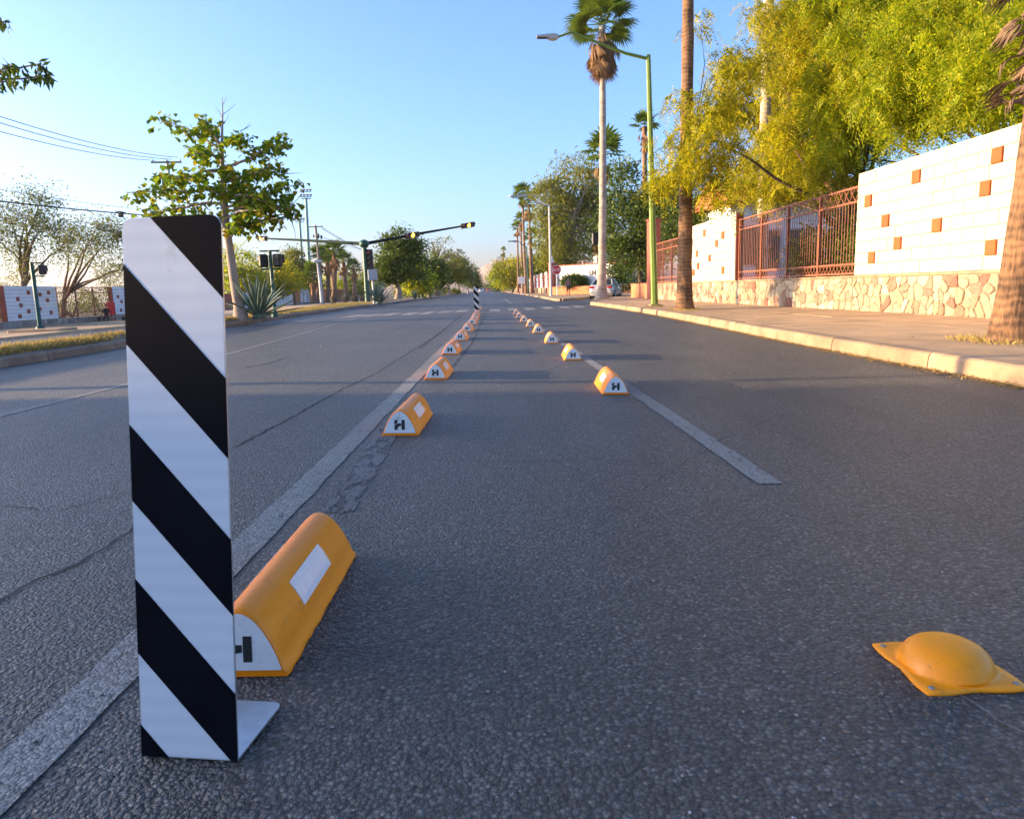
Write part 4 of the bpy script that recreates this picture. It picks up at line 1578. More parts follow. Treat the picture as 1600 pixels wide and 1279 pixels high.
lb = G(1023, 480, 0.13)
lp_ = street_lamp('street_lamp', 'green street lamp with a long bowed arm over the avenue, beside the palm trunk', lb, onY(1013, 86, lb.y), onY(872, 58, lb.y), 0.125, 0.075, M['green_pole'], 0.7, 0.45, n=8)
MB().box((0, 0, 0.06), (0.36, 0.36, 0.1), bev=0.02).build('footing', M['mortar'], lp_)
wl_ = G(861, 463, 0.13)
street_lamp('street_lamp', 'tall pale street lamp by the red stop sign with two dark arms', wl_, onY(858, 320, wl_.y), onY(824, 305, wl_.y), 0.14, 0.07, M['pole_white'], 0.9, 0.4, second=onY(806, 308, wl_.y - 4))
b_ = G(826, 459, 0.13)
street_lamp('street_lamp', 'slim green street lamp among the tall palms with a flat dark head', b_, onY(824, 386, 105) if False else Vector((b_.x - 0.15, b_.y, onY(824, 385, b_.y).z)), onY(808, 377, b_.y), 0.13, 0.09, M['dark_green'], 1.4, 0.3)
b_ = G(803, 456, 0.13)
street_lamp('street_lamp', 'distant street lamp among yellow green trees, a dark arm towards the avenue', b_, Vector((b_.x, b_.y, onY(803, 408, b_.y).z)), onY(786, 402, b_.y), 0.14, 0.1, M['dark_green'], 1.8, 0.5)


def signal_head(parent, c, ax, length=1.3, lit=1, vertical=False, lenses=3, name='signal_head'):
    """housing with hooded lenses facing the traffic; ax = unit vector along the housing"""
    c, ax = Vector(c), Vector(ax).normalized()
    z = Vector((0, 0, 1))
    f = Vector((ax.y, -ax.x, 0)).normalized() if not vertical else Vector((-0.25, -1, 0)).normalized()
    if f.y > 0:
        f = -f
    sd = ax.cross(f).normalized()
    Mx = Matrix((ax, f, sd)).transposed()
    hd = MB().box((0, 0, 0), (length, 0.24, 0.42), Mx, 0, 0.03).build(name, M['black_metal'], parent, c)
    for i in range(lenses):
        o = ax * length * ((i + 0.5) / lenses - 0.5) + f * 0.12
        mt = M['amber'] if i == lit else (M['red_back'] if i == 0 else M['dark_lens'])
        r_ = 0.165
        ring = [(sd * math.cos(2 * math.pi * k / 16) + ax * math.sin(2 * math.pi * k / 16)) for k in range(16)]
        vs = [o + f * 0.09] + [o + f * 0.05 + q * r_ for q in ring]
        MB().add(vs, [(0, 1 + k, 1 + (k + 1) % 16) for k in range(16)], 0, True).build('lens', mt, hd)
        vz = []
        hood = [(z * math.cos(a) + f.cross(z) * math.sin(a)) for a in np.linspace(-1.5, 1.5, 13)]
        vz = [o + q * (r_ + 0.012) for q in hood] + [o + f * 0.17 + q * (r_ + 0.012) for q in hood]
        MB().add(vz, [(k, k + 1, 14 + k, 13 + k) for k in range(12)], 0, True).build('visor', M['black_metal'], hd)
    return hd


sb = G(575, 472.5, 0.13)
t = thing('signal_mast', 'dark green traffic signal mast with two long arms and amber lights on the median', 'traffic light', sb)
tp = onY(569, 381, sb.y) - sb
MB().tube([(0, 0, 0), (tp.x * 0.5, 0, tp.z * 0.5), (tp.x, 0, tp.z)], [0.22, 0.19, 0.17], 12).build('pole', M['dark_green'], t)
MB().box((0, 0, 0.04), (0.7, 0.7, 0.08), bev=0.02).build('base_plate', M['dark_green'], t)
MB().lathe([(0.0, -0.3), (0.24, -0.28), (0.36, -0.1), (0.38, 0.05), (0.3, 0.2), (0.12, 0.3), (0, 0.32)], 14, tp).build('joint', M['dark_green'], t)
eR = atZ(742, 350, 6.45) - sb
eL = atZ(401, 372, 5.95) - sb
for e, nm in ((eR, 'arm'), (eL, 'arm')):
    MB().tube([tp, tp.lerp(e, 0.5) + Vector((0, 0, 0.03)), e], [0.13, 0.1, 0.06], 8).build('arm', M['arm_green'], t)
axR = (eR - tp).normalized()
axL = (eL - tp).normalized()
LR, LLn = (eR - tp).length, (eL - tp).length
signal_head(t, tp.lerp(eR, 0.5) if False else tp + axR * LR * 0.925, axR, 1.5)
# the second head of the long arm stands where its sighting meets the arm
best = min((abs((lambda q: (Vector(q) - CP).normalized().dot(ray(643, 369).normalized()) - 1)(sb + tp + axR * LR * f)), f) for f in np.linspace(0.2, 0.9, 140))[1]
signal_head(t, tp + axR * LR * best, axR, 1.5)
signal_head(t, tp + axL * LLn * 0.94, axL, 1.4)
vh = onY(577.5, 406, sb.y) - sb
signal_head(t, vh + Vector((0.05, -0.05, 0)), (0, 0, -1), 1.55, lit=9, vertical=True, lenses=4)
MB().box((vh.x * 0.5 + tp.x * 0.5, 0, vh.z), (0.4, 0.06, 0.06)).build('bracket', M['dark_green'], t)


def walk_signal(label, base, top_z, heads, r0=0.055):
    t = thing('walk_signal', label, 'pedestrian signal', base)
    h = top_z - base.z
    MB().tube([(0, 0, 0), (0, 0, 0.1), (0, 0, 0.14), (0, 0, h)], [r0 * 2.2, r0 * 2.0, r0 * 1.1, r0], 10).build('pole', M['dark_green'], t)
    xs = [hx for hx, _ in heads]
    for z in (h - 0.02, h - 0.6):
        MB().box(((min(xs + [0]) + max(xs + [0])) / 2, 0, z), (max(xs + [0]) - min(xs + [0]) + 0.2, 0.05, 0.05), bev=0.01).build('bracket', M['dark_green'], t)
    for hx, hr in heads:
        hd = MB().box((0, 0, 0), (0.3, 0.2, 0.42), bev=0.05).build('signal_head', M['black_metal'], t, (hx, 0.02, h - 0.33), (0, 0, hr))
        MB().box((0, 0.16, 0.06), (0.3, 0.12, 0.28), bev=0.03).build('visor', M['black_metal'], hd)
    return t


wb = G(430, 495, 0.13)
walk_signal('dark green walk signal post with two black heads beside the agave', wb, onY(423, 391, wb.y).z, [(-0.24, 0.25), (0.22, -0.3)])
wb2 = onY(63, 513, 33)
walk_signal('dark green walk signal post with one black head before the tiled white panel', wb2, onY(45, 410, 33).z, [(0.42, 0.2)], 0.08)
f2 = thing('footing', 'pale concrete footing under the dark green signal post across the service road', 'footing', (wb2.x, wb2.y, -0.42))
hh = wb2.z + 0.42
MB().box((0.3, -0.3, hh / 2), (2.2, 1.5, hh), bev=0.04).build('block', M['concrete'], f2)

cb = G(585, 475, 0.13)
t = thing('control_cabinet', 'grey metal control cabinet raised on a pale post beside the signal mast', 'cabinet', cb)
ct, cbm = onY(584, 421, cb.y) - cb, onY(584, 438, cb.y) - cb
MB().tube([(0, 0, 0), (0, 0, cbm.z)], 0.09, 10).build('post', M['grey_metal'], t)
MB().box((0, 0, (ct.z + cbm.z) / 2), (0.55, 0.4, ct.z - cbm.z), bev=0.02).build('case', M['grey_metal'], t)
MB().box((0, -0.203, (ct.z + cbm.z) / 2), (0.47, 0.012, ct.z - cbm.z - 0.1), bev=0.003).build('door', M['grey_metal'], t)

# stop sign
ab = G(870.5, 461.5, 0.13)
ab = Vector((onY(870.5, 461, 68).x, 68, PZ))
t = thing('stop_sign', 'red octagonal stop sign on a white post by the lettered wall', 'sign', ab, R(-3))
sc_ = onY(870.5, 421.5, 68) - ab
MB().tube([(0, 0.03, 0), (0, 0.03, sc_.z + 0.3)], 0.04, 8).build('post', M['white_wall'], t)
oc = [(math.cos(R(22.5 + 45 * i)), math.sin(R(22.5 + 45 * i))) for i in range(8)]
MB().prism([(x * 0.45, y * 0.45) for x, y in oc], (0, -0.02, sc_.z), (1, 0, 0), (0, 0, 1), (0, 0.01, 0)).build('border', M['white_wall'], t)
redm = plain('red sign face', (0.55, 0.02, 0.02), 0.45, 0.06)
pnl = MB().prism([(x * 0.41, y * 0.41) for x, y in oc], (0, -0.026, sc_.z), (1, 0, 0), (0, 0, 1), (0, 0.006, 0)).build('face', redm, t)
for i, chn in enumerate('ALTO'):
    cu = bpy.data.curves.new('letter', 'FONT')
    cu.body = chn
    cu.size = 0.36
    cu.extrude = 0.002
    cu.offset = 0.006
    cu.align_x = 'CENTER'
    to = bpy.data.objects.new('letter', cu)
    COL.objects.link(to)
    me = bpy.data.meshes.new_from_object(to.evaluated_get(bpy.context.evaluated_depsgraph_get()))
    bpy.data.objects.remove(to)
    me.materials.clear()
    me.materials.append(M['white_wall'])
    link('letter', me, t, (-0.255 + i * 0.17, -0.031, sc_.z - 0.125), (R(90), 0, 0), (0.72, 1, 1))
sg = onY(815, 438, 118)
t = thing('notice_sign', 'small blank white sign on a post among the far palm trunks', 'sign', (sg.x, sg.y, PZ))
MB().box((0, 0, sg.z - PZ), (1.1, 0.06, 1.1), bev=0.02).build('face', M['white_wall'], t)
MB().tube([(0, 0.06, 0), (0, 0.06, sg.z - PZ)], 0.05, 8).build('post', M['grey_metal'], t)

# walk signal head fixed behind the palm by the junction
hb = onY(942, 466, 46)
t = thing('walk_signal', 'black walk signal head showing beside the skirted palm trunk', 'pedestrian signal', (hb.x, 46, PZ))
hz = onY(931, 373, 46).z - PZ
MB().tube([(0, 0, 0), (0, 0, hz + 0.4)], 0.05, 8).build('pole', M['dark_green'], t)
hd = MB().box((-0.45, -0.05, hz), (0.42, 0.24, 0.75), bev=0.06).build('signal_head', M['black_metal'], t)
MB().box((-0.2, 0, hz + 0.2), (0.4, 0.05, 0.05)).build('bracket', M['dark_green'], t)
MB().box((-0.45, 0.14, hz + 0.1), (0.38, 0.16, 0.4), bev=0.03).build('visor', M['black_metal'], hd)

# utility poles and their wires
def utility_pole(label, base, top, r0, r1, mat, bar_l, bar_dir=(1, 0, 0), bars=(0.15,), n_ins=3):
    t = thing('utility_pole', label, 'utility pole', base)
    h = top - base
    MB().tube([(0, 0, 0), h * 0.5, h], [r0, (r0 + r1) / 2, r1], 10).build('pole', mat, t)
    bd = Vector(bar_dir).normalized()
    ang = Matrix.Rotation(math.atan2(bd.y, bd.x), 3, 'Z')
    for k in bars:
        c = h - Vector((0, 0, k))
        MB().box(c + Vector((0, -r1 - 0.05, 0)), (bar_l, 0.1, 0.12), ang).build('crossarm', M['wood_pole'], t)
        for q in np.linspace(-0.46, 0.46, n_ins):
            MB().lathe([(0.03, 0.05), (0.06, 0.1), (0.04, 0.16), (0.055, 0.2), (0.02, 0.26), (0, 0.26)], 8, c + bd * bar_l * q + Vector((0, -r1 - 0.05, 0))).build('insulator', M['grey_metal'], t)
    return t


pb1 = onY(273, 470, 58)
pt1 = onY(261, 251, 58)
utility_pole('pale concrete utility pole rising behind the broad leaved tree', Vector((pt1.x + 0.3, 58, -0.6)), pt1, 0.17, 0.11, M['pole_white'], 2.2, (1, 0.1, 0))
pb2 = onY(505, 476.5, 102)
pt2 = onY(493, 352, 102)
t2_ = utility_pole('leaning weathered utility pole with a transformer tangle, by the clay pots', pb2, pt2, 0.2, 0.14, M['wood_pole'], 2.0, (1, 0, 0), (0.2,))
for (a, b2, c_) in ((497, 367, 0.45), (490, 368, 0.3), (502, 369, 0.35)):
    q = onY(a, b2, 101.7) - pb2
    MB().tube([q - Vector((0, 0, c_)), q, q + Vector((0, 0, c_ * 0.4))], [c_ * 0.35, c_ * 0.4, c_ * 0.2], 8).build('fitting', M['black_metal'], t2_)
q = onY(497, 408, 101.7) - pb2
MB().box(q, (1.1, 0.3, 0.35), bev=0.04).build('cable_box', M['grey_metal'], t2_)
MB().tube([onY(495, 405, 102) - pb2, onY(500, 440, 101) - pb2, onY(503, 474, 100) - pb2], [0.09, 0.2, 0.22], 8).build('stay_pipe', M['pole_white'], t2_)


def wire(name, label, a, b, sag, r, group=None):
    a, b = Vector(a), Vector(b)
    pts = [a.lerp(b, i / 24) - Vector((0, 0, sag * 4 * (i / 24) * (1 - i / 24))) for i in range(25)]
    o = MB().tube(pts, r, 5).build(name, M['cable'])
    return tag(o, label, 'cable', group)


wire('power_line', 'upper thin power line running to the concrete pole, clear against the sky', onY(-150, 130, 30), onY(278, 246, 58), 0.5, 0.02, 'power lines to the concrete pole')
wire('power_line', 'middle thin power line running to the concrete pole crossarm', onY(-150, 142, 30), onY(268, 249, 58), 0.5, 0.02, 'power lines to the concrete pole')
wire('power_line', 'lowest of the three power lines to the concrete pole, set apart from the other two', onY(-150, 162, 30), onY(243, 251, 58), 0.4, 0.02, 'power lines to the concrete pole')
cA_, cB_ = onY(-150, 296, 30), onY(352, 341, 60)
wire('thick_cable', 'thick black cable with a splice box, strung above the sparse trees', cA_, cB_, 0.25, 0.035)
wire('thin_cable', 'thin cable close above the thick black cable over the sparse trees', onY(-150, 268, 34), onY(330, 333, 62), 0.4, 0.012)
wire('thin_cable', 'thin cable sloping down below the splice box toward the striped board', onY(90, 345, 44), onY(330, 352, 62), 0.2, 0.011)
for k, (a, b, lab) in enumerate([((503, 355), (585, 398), 'upper'), ((503, 357), (575, 393), 'middle'), ((497, 368), (600, 397), 'lower')]):
    wire('power_line', f'{lab} thin line falling from the leaning utility pole behind the signal arm', onY(*a, 102), onY(*b, 150), 0.3, 0.03, 'lines from the leaning utility pole')
sp = onY(189, 340.5, cA_.lerp(cB_, 0.67).y)
f_ = min(((cA_.lerp(cB_, f) - Vector((0, 0, 1.0 * f * (1 - f)))) for f in np.linspace(0, 1, 200)), key=lambda q: -((q - CP).normalized().dot(ray(189, 339).normalized())))
t = thing('splice_box', 'black splice box hanging on the thick cable', 'cable box', f_)
MB().box((0, 0, -0.12), (0.28, 0.16, 0.24), bev=0.03).build('case', M['black_metal'], t)
MB().tube([(-0.35, 0, 0.02), (-0.1, 0, 0.1), (0.3, 0, 0.0)], 0.04, 6).build('loop', M['cable'], t)


def flood_mast(label, px, py, pb, Y, rows):
    tp = onY(px, py, Y)
    b = Vector((onY(pb[0], pb[1], Y).x, Y, -1.0))
    t = thing('floodlight_mast', label, 'floodlight', b)
    MB().tube([(0, 0, 0), tp - b], [0.6, 0.4], 8).build('pole', M['teal'], t)
    for k in range(rows):
        z = tp.z - b.z + 0.3 + k * 1.5
        MB().box((tp.x - b.x, 0, z), (3.4, 0.25, 0.2)).build('crossbar', M['teal'], t)
        for q in (-1.5, -0.5, 0.5, 1.5):
            MB().lathe([(0.2, 0), (0.55, 0.5), (0.5, 0.55), (0, 0.5)], 8, (tp.x - b.x + q, 0, z + 0.15)).build('floodlight', M['grey_metal'], t)
    MB().box((tp.x - b.x, 0.3, tp.z - b.z - 0.2), (2.6, 1.6, 0.1)).build('platform', M['teal'], t)


flood_mast('taller teal floodlight mast standing behind the signal arm', 478, 309, (483, 430), 230, 2)
flood_mast('shorter teal floodlight mast just beside the taller one', 468, 346, (473, 430), 260, 1)

# clay pots
pm_ = [(0.28, 0.0), (0.42, 0.1), (0.55, 0.5), (0.6, 0.85), (0.62, 0.9), (0.56, 0.9), (0.52, 0.82), (0.0, 0.8)]
pot = MB().lathe(pm_, 16).mesh('body', M['pot'])
for i, (px, lab) in enumerate([(521.5, 'olive stained clay pot beside the leaning utility pole'), (540.5, 'dark clay pot, the middle one of the three that stand clear of the mast'), (555.5, 'dark round clay pot just before the one behind the signal mast'), (568, 'dark clay pot half behind the green signal mast')]):
    p = onY(px, 474.5, 100)
    t = thing('clay_pot', lab, 'plant pot', p, 0, 'clay pots across the service road')
    link('body', pot, t, None, None, (0.75, 0.75, 1.05))
    st = clump_leaves('stalks', [(0, 0, 0.95)], 0.5, 40, 0.2, 0.05, M['leaf_mesq'], -0.6)
    link('soil_plants', st, t)

# ------------------------------------------------------------------ trees, palms, shrubs


def ells_px(base, lst):
    """crown lobes sighted at (px, py, Y) with radii in metres -> relative to the base"""
    out = []
    for px, py, Y, rx, ry, rz in lst:
        p = onY(px, py, Y) - base
        out.append((p.x, p.y, p.z, rx, ry, rz))
    return out


# two feathery yellow green trees behind the boundary wall
def behind(lst):
    """crown lobes that belong behind the boundary wall: slide each along its sighting until it clears the wall's back"""
    out = []
    for px, py, Y, rx, ry, rz in lst:
        for _ in range(6):
            x = onY(px, py, Y).x
            k = (WX + 0.35 + rx * 0.85) / x
            if k <= 1:
                break
            Y, rx, ry, rz = Y * k, rx * k, ry * k, rz * k
        out.append((px, py, Y, rx, ry, rz))
    return out


bA = Vector((10.9, 21.5, 0.05))
tree('palo_verde_tree', 'large feathery yellow green tree over the iron fence, reaching past the lamp post', bA, 2.6, 0.17,
     ells_px(bA, [(1105, 240, 19.6, 0.95, 1.1, 0.75), (1045, 268, 20.2, 0.4, 0.6, 0.5), (1040, 165, 20.5, 0.35, 0.5, 0.3), (1062, 215, 20.3, 0.5, 0.7, 0.4), (1135, 290, 19.5, 0.7, 0.9, 0.4), (1110, 185, 20.5, 0.6, 0.8, 0.5), (1115, 45, 21, 0.35, 0.6, 0.35), (1150, 110, 20.5, 0.8, 1.0, 0.6)]
             + behind([(1195, 145, 20, 1.3, 1.5, 1.0), (1205, 255, 19, 1.2, 1.2, 0.6), (1270, 205, 19, 1.3, 1.4, 0.8), (1290, 95, 20, 1.6, 1.7, 1.0), (1235, 35, 21, 1.2, 1.4, 0.75), (1320, 30, 20, 1.4, 1.4, 0.8), (1225, 295, 19, 0.8, 0.9, 0.32), (1300, 272, 18.5, 0.9, 0.9, 0.35), (1340, 130, 18, 1.2, 1.2, 0.8)])),
     400, 34, 0.1, 0.038, M['leaf_yellow'], M['bark_dark'], rad=0.42, n_limb=18, lean=(-0.5, -0.4), skin=0.3, twig_share=0.6, spray=(7, 0.34, 0.7))
bB = Vector((12.2, 15.6, 0.05))
tree('palo_verde_tree', 'broad bright green feathery tree spreading above the big white block panel', bB, 2.4, 0.16,
     ells_px(bB, behind([(1400, 75, 15, 1.6, 1.6, 0.9), (1530, 60, 13.4, 1.6, 1.6, 1.0), (1470, 140, 14, 1.4, 1.3, 0.55), (1610, 80, 12.6, 1.3, 1.4, 0.8), (1345, 160, 16, 1.1, 1.2, 0.65), (1410, 195, 15.4, 0.9, 1.0, 0.3), (1370, 5, 15, 1.4, 1.4, 0.6), (1500, 5, 14, 1.5, 1.4, 0.6), (1545, 150, 13, 1.1, 1.0, 0.35), (1320, 230, 16, 0.8, 0.8, 0.3)])),
     400, 34, 0.1, 0.036, M['leaf_yellow2'], M['bark_dark'], rad=0.46, n_limb=16, lean=(-0.6, -0.3), skin=0.3, twig_share=0.6, spray=(7, 0.34, 0.7))

# shrub behind the iron fence, trees behind the red pillar
for px, py, Y, rx, rz, lab in ((1275, 380, 18.2, 1.4, 1.0, 'dense green shrub pressed against the iron fence beside the big white panel'), (1205, 405, 21.5, 1.1, 0.6, 'smaller green shrub further along behind the iron fence')):
    c0 = onY(px, py, Y)
    c0.x = max(c0.x, WX + 0.45 + rx)
    b0 = Vector((c0.x, Y, 0.1))
    tree('garden_shrub', lab, b0, 0.5, 0.05, [(0, 0, c0.z - 0.1, rx, rx * 1.5, rz + 0.3), (0.2, 0, 0.7, rx * 0.9, rx * 1.4, 0.7)], 220, 60, 0.1, 0.05, M['leaf_mid'], M['bark_dark'], 'shrub', n_limb=8, rad=0.45)
bD = Vector((onY(1000, 420, 52).x, 52, 0.0))
tree('dark_tree', 'dense dark green tree behind the red gate pillar', bD, 3.0, 0.25, ells_px(bD, [(985, 350, 52, 2.2, 2.2, 2.6), (972, 290, 52, 1.1, 1.2, 1.9), (1030, 345, 51, 2.4, 2.2, 2.7), (1065, 335, 50, 2.4, 2.2, 2.4), (1000, 390, 51, 2.4, 2, 1.4)]), 330, 70, 0.24, 0.11, M['leaf_dark'], M['bark_dark'], rad=0.9, n_limb=12)
bD2 = Vector((onY(1120, 420, 40).x, 40, 0.0))
tree('dark_tree', 'dark bushy tree between the palm trunk and the white house', bD2, 2.2, 0.18, ells_px(bD2, [(1095, 350, 41, 1.6, 1.6, 1.6), (1130, 365, 40, 1.6, 1.6, 1.2), (1065, 360, 42, 1.3, 1.3, 1.8)]), 150, 60, 0.2, 0.09, M['leaf_dark'], M['bark_dark'], rad=0.8, n_limb=8)
bE = Vector((onY(888, 455, 92).x, 92, 0.0))
tree('eucalyptus_tree', 'very tall olive green tree with drooping foliage above the lettered wall', bE, 7.0, 0.45, ells_px(bE, [(905, 290, 93, 3.6, 3.5, 4.0), (865, 315, 92, 2.6, 3, 3.8), (895, 360, 92, 3.6, 3.5, 4.5), (860, 385, 90, 2.0, 2.5, 3.6), (925, 345, 94, 2.6, 3, 5.0), (845, 345, 91, 1.0, 1.2, 2.2), (880, 400, 91, 3.2, 2.5, 2.2)]), 480, 55, 0.42, 0.12, M['leaf_olive'], M['bark_pale'], rad=1.3, n_limb=18, droop=0.9, skin=0.3)
bush_spec = [('clipped_bush', 'rounded bright green bush between the palm trunk and the dark hedge', 968, 428, 60, 1.0, 0.95), ('clipped_bush', 'rounded dark green bush behind the planter by the red gate pillar', 1001, 420, 55, 1.25, 1.2)]
for nm, lab, px, py, Y, rx, rz in bush_spec:
    c0 = onY(px, py, Y)
    b0 = Vector((c0.x, Y, PZ))
    tree(nm, lab, b0, 0.6, 0.06, [(0, 0, c0.z - PZ, rx, rx, rz), (0, 0, 0.9, rx * 0.8, rx * 0.8, 0.7)], 120, 60, 0.13, 0.06, M['leaf_hedge'], M['bark_dark'], 'bush', n_limb=6, rad=0.45, group='bushes by the planters')
for i, (px, lab) in enumerate([(889, 'spiky leaved shrub in the planter behind the walking person'), (903, 'wider spiky leaved shrub in the planter beside the parked car')]):
    c0 = onY(px, 440, 75)
    b0 = Vector((c0.x, 74.8, PZ + 0.75))
    tree('planter_shrub', lab, b0, 0.4, 0.05, [(0, 0, 0.5, 0.95, 0.5, 0.5)], 50, 45, 0.34, 0.06, M['leaf_dark'], M['bark_dark'], 'shrub', n_limb=6, rad=0.45, droop=-0.7, group='planter shrubs')
# yellow green street trees down the avenue
for i, (px, py, Y, r_, lf, lab) in enumerate([(800, 422, 165, 4.2, 'leaf_yellow', 'round yellow green street tree before the far palm trunks'), (786, 430, 215, 4.6, 'leaf_yellow2', 'fresh green street tree further down the far pavement'), (777, 440, 300, 5, 'leaf_mid', 'small far green tree closing the row by the pavement'), (845, 420, 135, 3.2, 'leaf_mid', 'dark green tree behind the far white panels')]):
    c0 = onY(px, py, Y)
    b0 = Vector((c0.x, Y, 0))
    tree('street_tree', lab, b0, max(1.5, c0.z - r_ * 0.7), 0.22, [(0, 0, c0.z, r_, r_, r_ * 0.75), (r_ * 0.3, 0, c0.z - r_ * 0.4, r_ * 0.8, r_, r_ * 0.5)], 110, 45, 0.5, 0.22, M[lf], M['bark'], rad=1.3, n_limb=7, group='street trees down the avenue')

# palms
pA = G(1069, 486, 0.13)
palm('fan_palm', 'thick brown palm trunk rising out of view beside the green lamp post', pA, 10.5, 0.2, 0.15, 12, 10, 1.2, (0.05, 0.1), M['palm_bark'], rings=0.06, flare=1.5)
pR = G(1579, 538, 0.13)
tR = palm('fan_palm', 'palm trunk with withered grey leaf bases at the kerb beside the big white panel', pR, 5.6, 0.19, 0.15, 12, 0, 1.0, (0.2, 0.0), M['palm_bark'], rings=0.03, flare=1.35)
DG = [frond_mesh('dead_frond', M['frond_grey'], petiole=0.22, fan=0.3, n=5, spread=24, droop=0.75, stalk=0.035, shrivel=0.2) for _ in range(4)]
for i in range(54):
    z = 2.45 + 1.9 * (i / 54) + random.uniform(-0.1, 0.1)
    az = i * 2.399
    s = random.uniform(0.75, 1.15) * (0.8 + 0.4 * (z - 2.1) / 2)
    f = z / 5.6
    link('dead_frond', random.choice(DG), tR, (0.2 * f + 0.05 * math.sin(f * math.pi) + 0.12 * math.cos(az), 0.12 * math.sin(az), z), (random.uniform(-0.9, 0.9), R(random.uniform(-15, 48)), az), (s, s, s))
p2_ = G(940, 468, 0.13)
ht = onY(947, 38, p2_.y).z - p2_.z
palm('fan_palm', 'tall pale palm with a thick skirt of dead brown fronds above the junction', p2_, ht, 0.24, 0.165, 24, 70, 1.25, (0.22, 0.3), M['palm_pale'], skirt=1.1, rings=0.05, flare=2.0)
x3 = onY(1197, 150, 26)
palm('fan_palm', 'pale palm trunk seen through the feathery crown over the iron fence', Vector((x3.x, 26, 0)), 13, 0.2, 0.17, 10, 6, 1.2, (0, 0), M['palm_pale'], rings=0.04)
far_p = [(822.5, 458.5, 816, 303, 'leaning tall palm whose crown stands highest over the avenue row'), (831, 458.8, 825, 318, 'stout leaning palm just beside the highest crowned one'), (817, 457.3, 813, 343, 'tall slim palm with a mid height crown in the avenue row'), (809.5, 457, 808.5, 356, 'slim brown palm nearer the road than the mid height one'), (833, 457.5, 832, 369, 'shorter palm partly hidden by the tall olive tree'), (792, 454.5, 793.5, 390, 'far small palm with a round dark crown above the yellow trees'), (789, 454.6, 789, 401, 'farthest small palm just below the round crowned one')]
for px, py, tx, ty, lab in far_p:
    b = G(px, py, 0.13)
    tp = onY(tx, ty, b.y)
    palm('fan_palm', lab, b, tp.z - b.z, 0.24, 0.17, 16, 8, 1.35 if ty < 320 else 1.1, (tp.x - b.x, 0), M['palm_far'], 'palms down the avenue', True, 0.8, 0.05)
for px, py, Y, s, lab in ((934, 240, 78, 1.7, 'palm with a full green crown behind the tall skirted palm'), (1006, 196, 60, 0.9, 'small palm crown showing just beside the green lamp post')):
    tp = onY(px, py, Y)
    palm('fan_palm', lab, Vector((tp.x + 0.3, Y, 0)), tp.z, 0.26, 0.2, 16, 12, s, (-0.3, 0), M['palm_far'], 'palms behind the lettered wall', True, 1.2, 0.05)
lp_spec = [(501, 400, 493, 128, 1.5), (512, 408, 513, 140, 1.5), (525, 396, 520, 126, 1.6), (534, 404, 528, 150, 1.5), (546, 408, 545, 138, 1.5), (554, 418, 553, 150, 1.35), (484, 427, 490, 118, 1.35)]
labs = ['palm with a tall ragged crown beside the leaning utility pole', 'palm between the leaning pole and the tallest palm of the cluster', 'tallest palm of the cluster behind the clay pots', 'palm just behind the tallest one of the cluster', 'palm with a bright crown above the last two pots', 'smallest crowned palm of the cluster next to the signal mast', 'low spreading palm before the leaning utility pole']
for (px, py, bx, Y, s), lab in zip(lp_spec, labs):
    tp = onY(px, py, Y)
    bx_ = onY(bx, 470, Y).x
    palm('fan_palm', lab, Vector((bx_, Y, -1.0)), tp.z + 1.0, 0.42, 0.34, 22, 14, s, (tp.x - bx_, 0), M['palm_far'], 'palm cluster behind the clay pots', True, 1.2, 0.08)

# the broad leaved tree on the median: tiers of limbs with big drooping leaves
bT = G(377, 500, 0.13)
bT.z = ZL + 0.15
tree_T = thing('broad_leaved_tree', 'tiered tree with big drooping yellow green leaves and bare top twigs on the median', 'tree', bT)


def T(px, py, dy=0.0):
    return onY(px, py, bT.y + dy) - bT


trunk = [Vector((0, 0, -0.1)), T(374, 480), T(366, 440), T(359, 390), T(353, 350), T(350, 300), T(347, 250), T(347, 210), T(348, 178), T(347, 152)]
rr = [0.26, 0.17, 0.135, 0.12, 0.105, 0.085, 0.06, 0.035, 0.018, 0.008]
mb = MB()
mb.tube(trunk, rr, 12)
br = [((348, 235), (300, 205), (248, 186)), ((347, 228), (325, 200), (318, 188)), ((348, 225), (375, 215), (385, 225)), ((349, 265), (310, 270), (270, 282), (236, 276)),
      ((350, 290), (300, 300), (240, 300), (196, 300)), ((352, 318), (310, 318), (262, 330), (226, 336)), ((349, 262), (400, 245), (430, 225), (453, 217)),
      ((351, 305), (400, 312), (440, 296), (466, 288)), ((354, 330), (400, 322), (435, 320), (462, 322)), ((357, 365), (390, 350), (425, 338), (458, 335)), ((350, 285), (385, 275), (420, 262), (440, 268)),
      ((348, 245), (318, 240), (295, 238)), ((354, 345), (330, 340), (300, 338)), ((353, 320), (345, 300), (310, 290)), ((351, 310), (370, 290), (395, 280)), ((358, 372), (372, 350), (392, 352))]
for _ in range(4):
    y0 = random.uniform(245, 360)
    x1 = 350 + random.uniform(-1, 1) * (45 + (y0 - 240) * 0.55)
    br.append(((351, y0), ((351 + x1) / 2, y0 - random.uniform(0, 14)), (x1, y0 - random.uniform(-8, 22))))
cl, axes = [], []
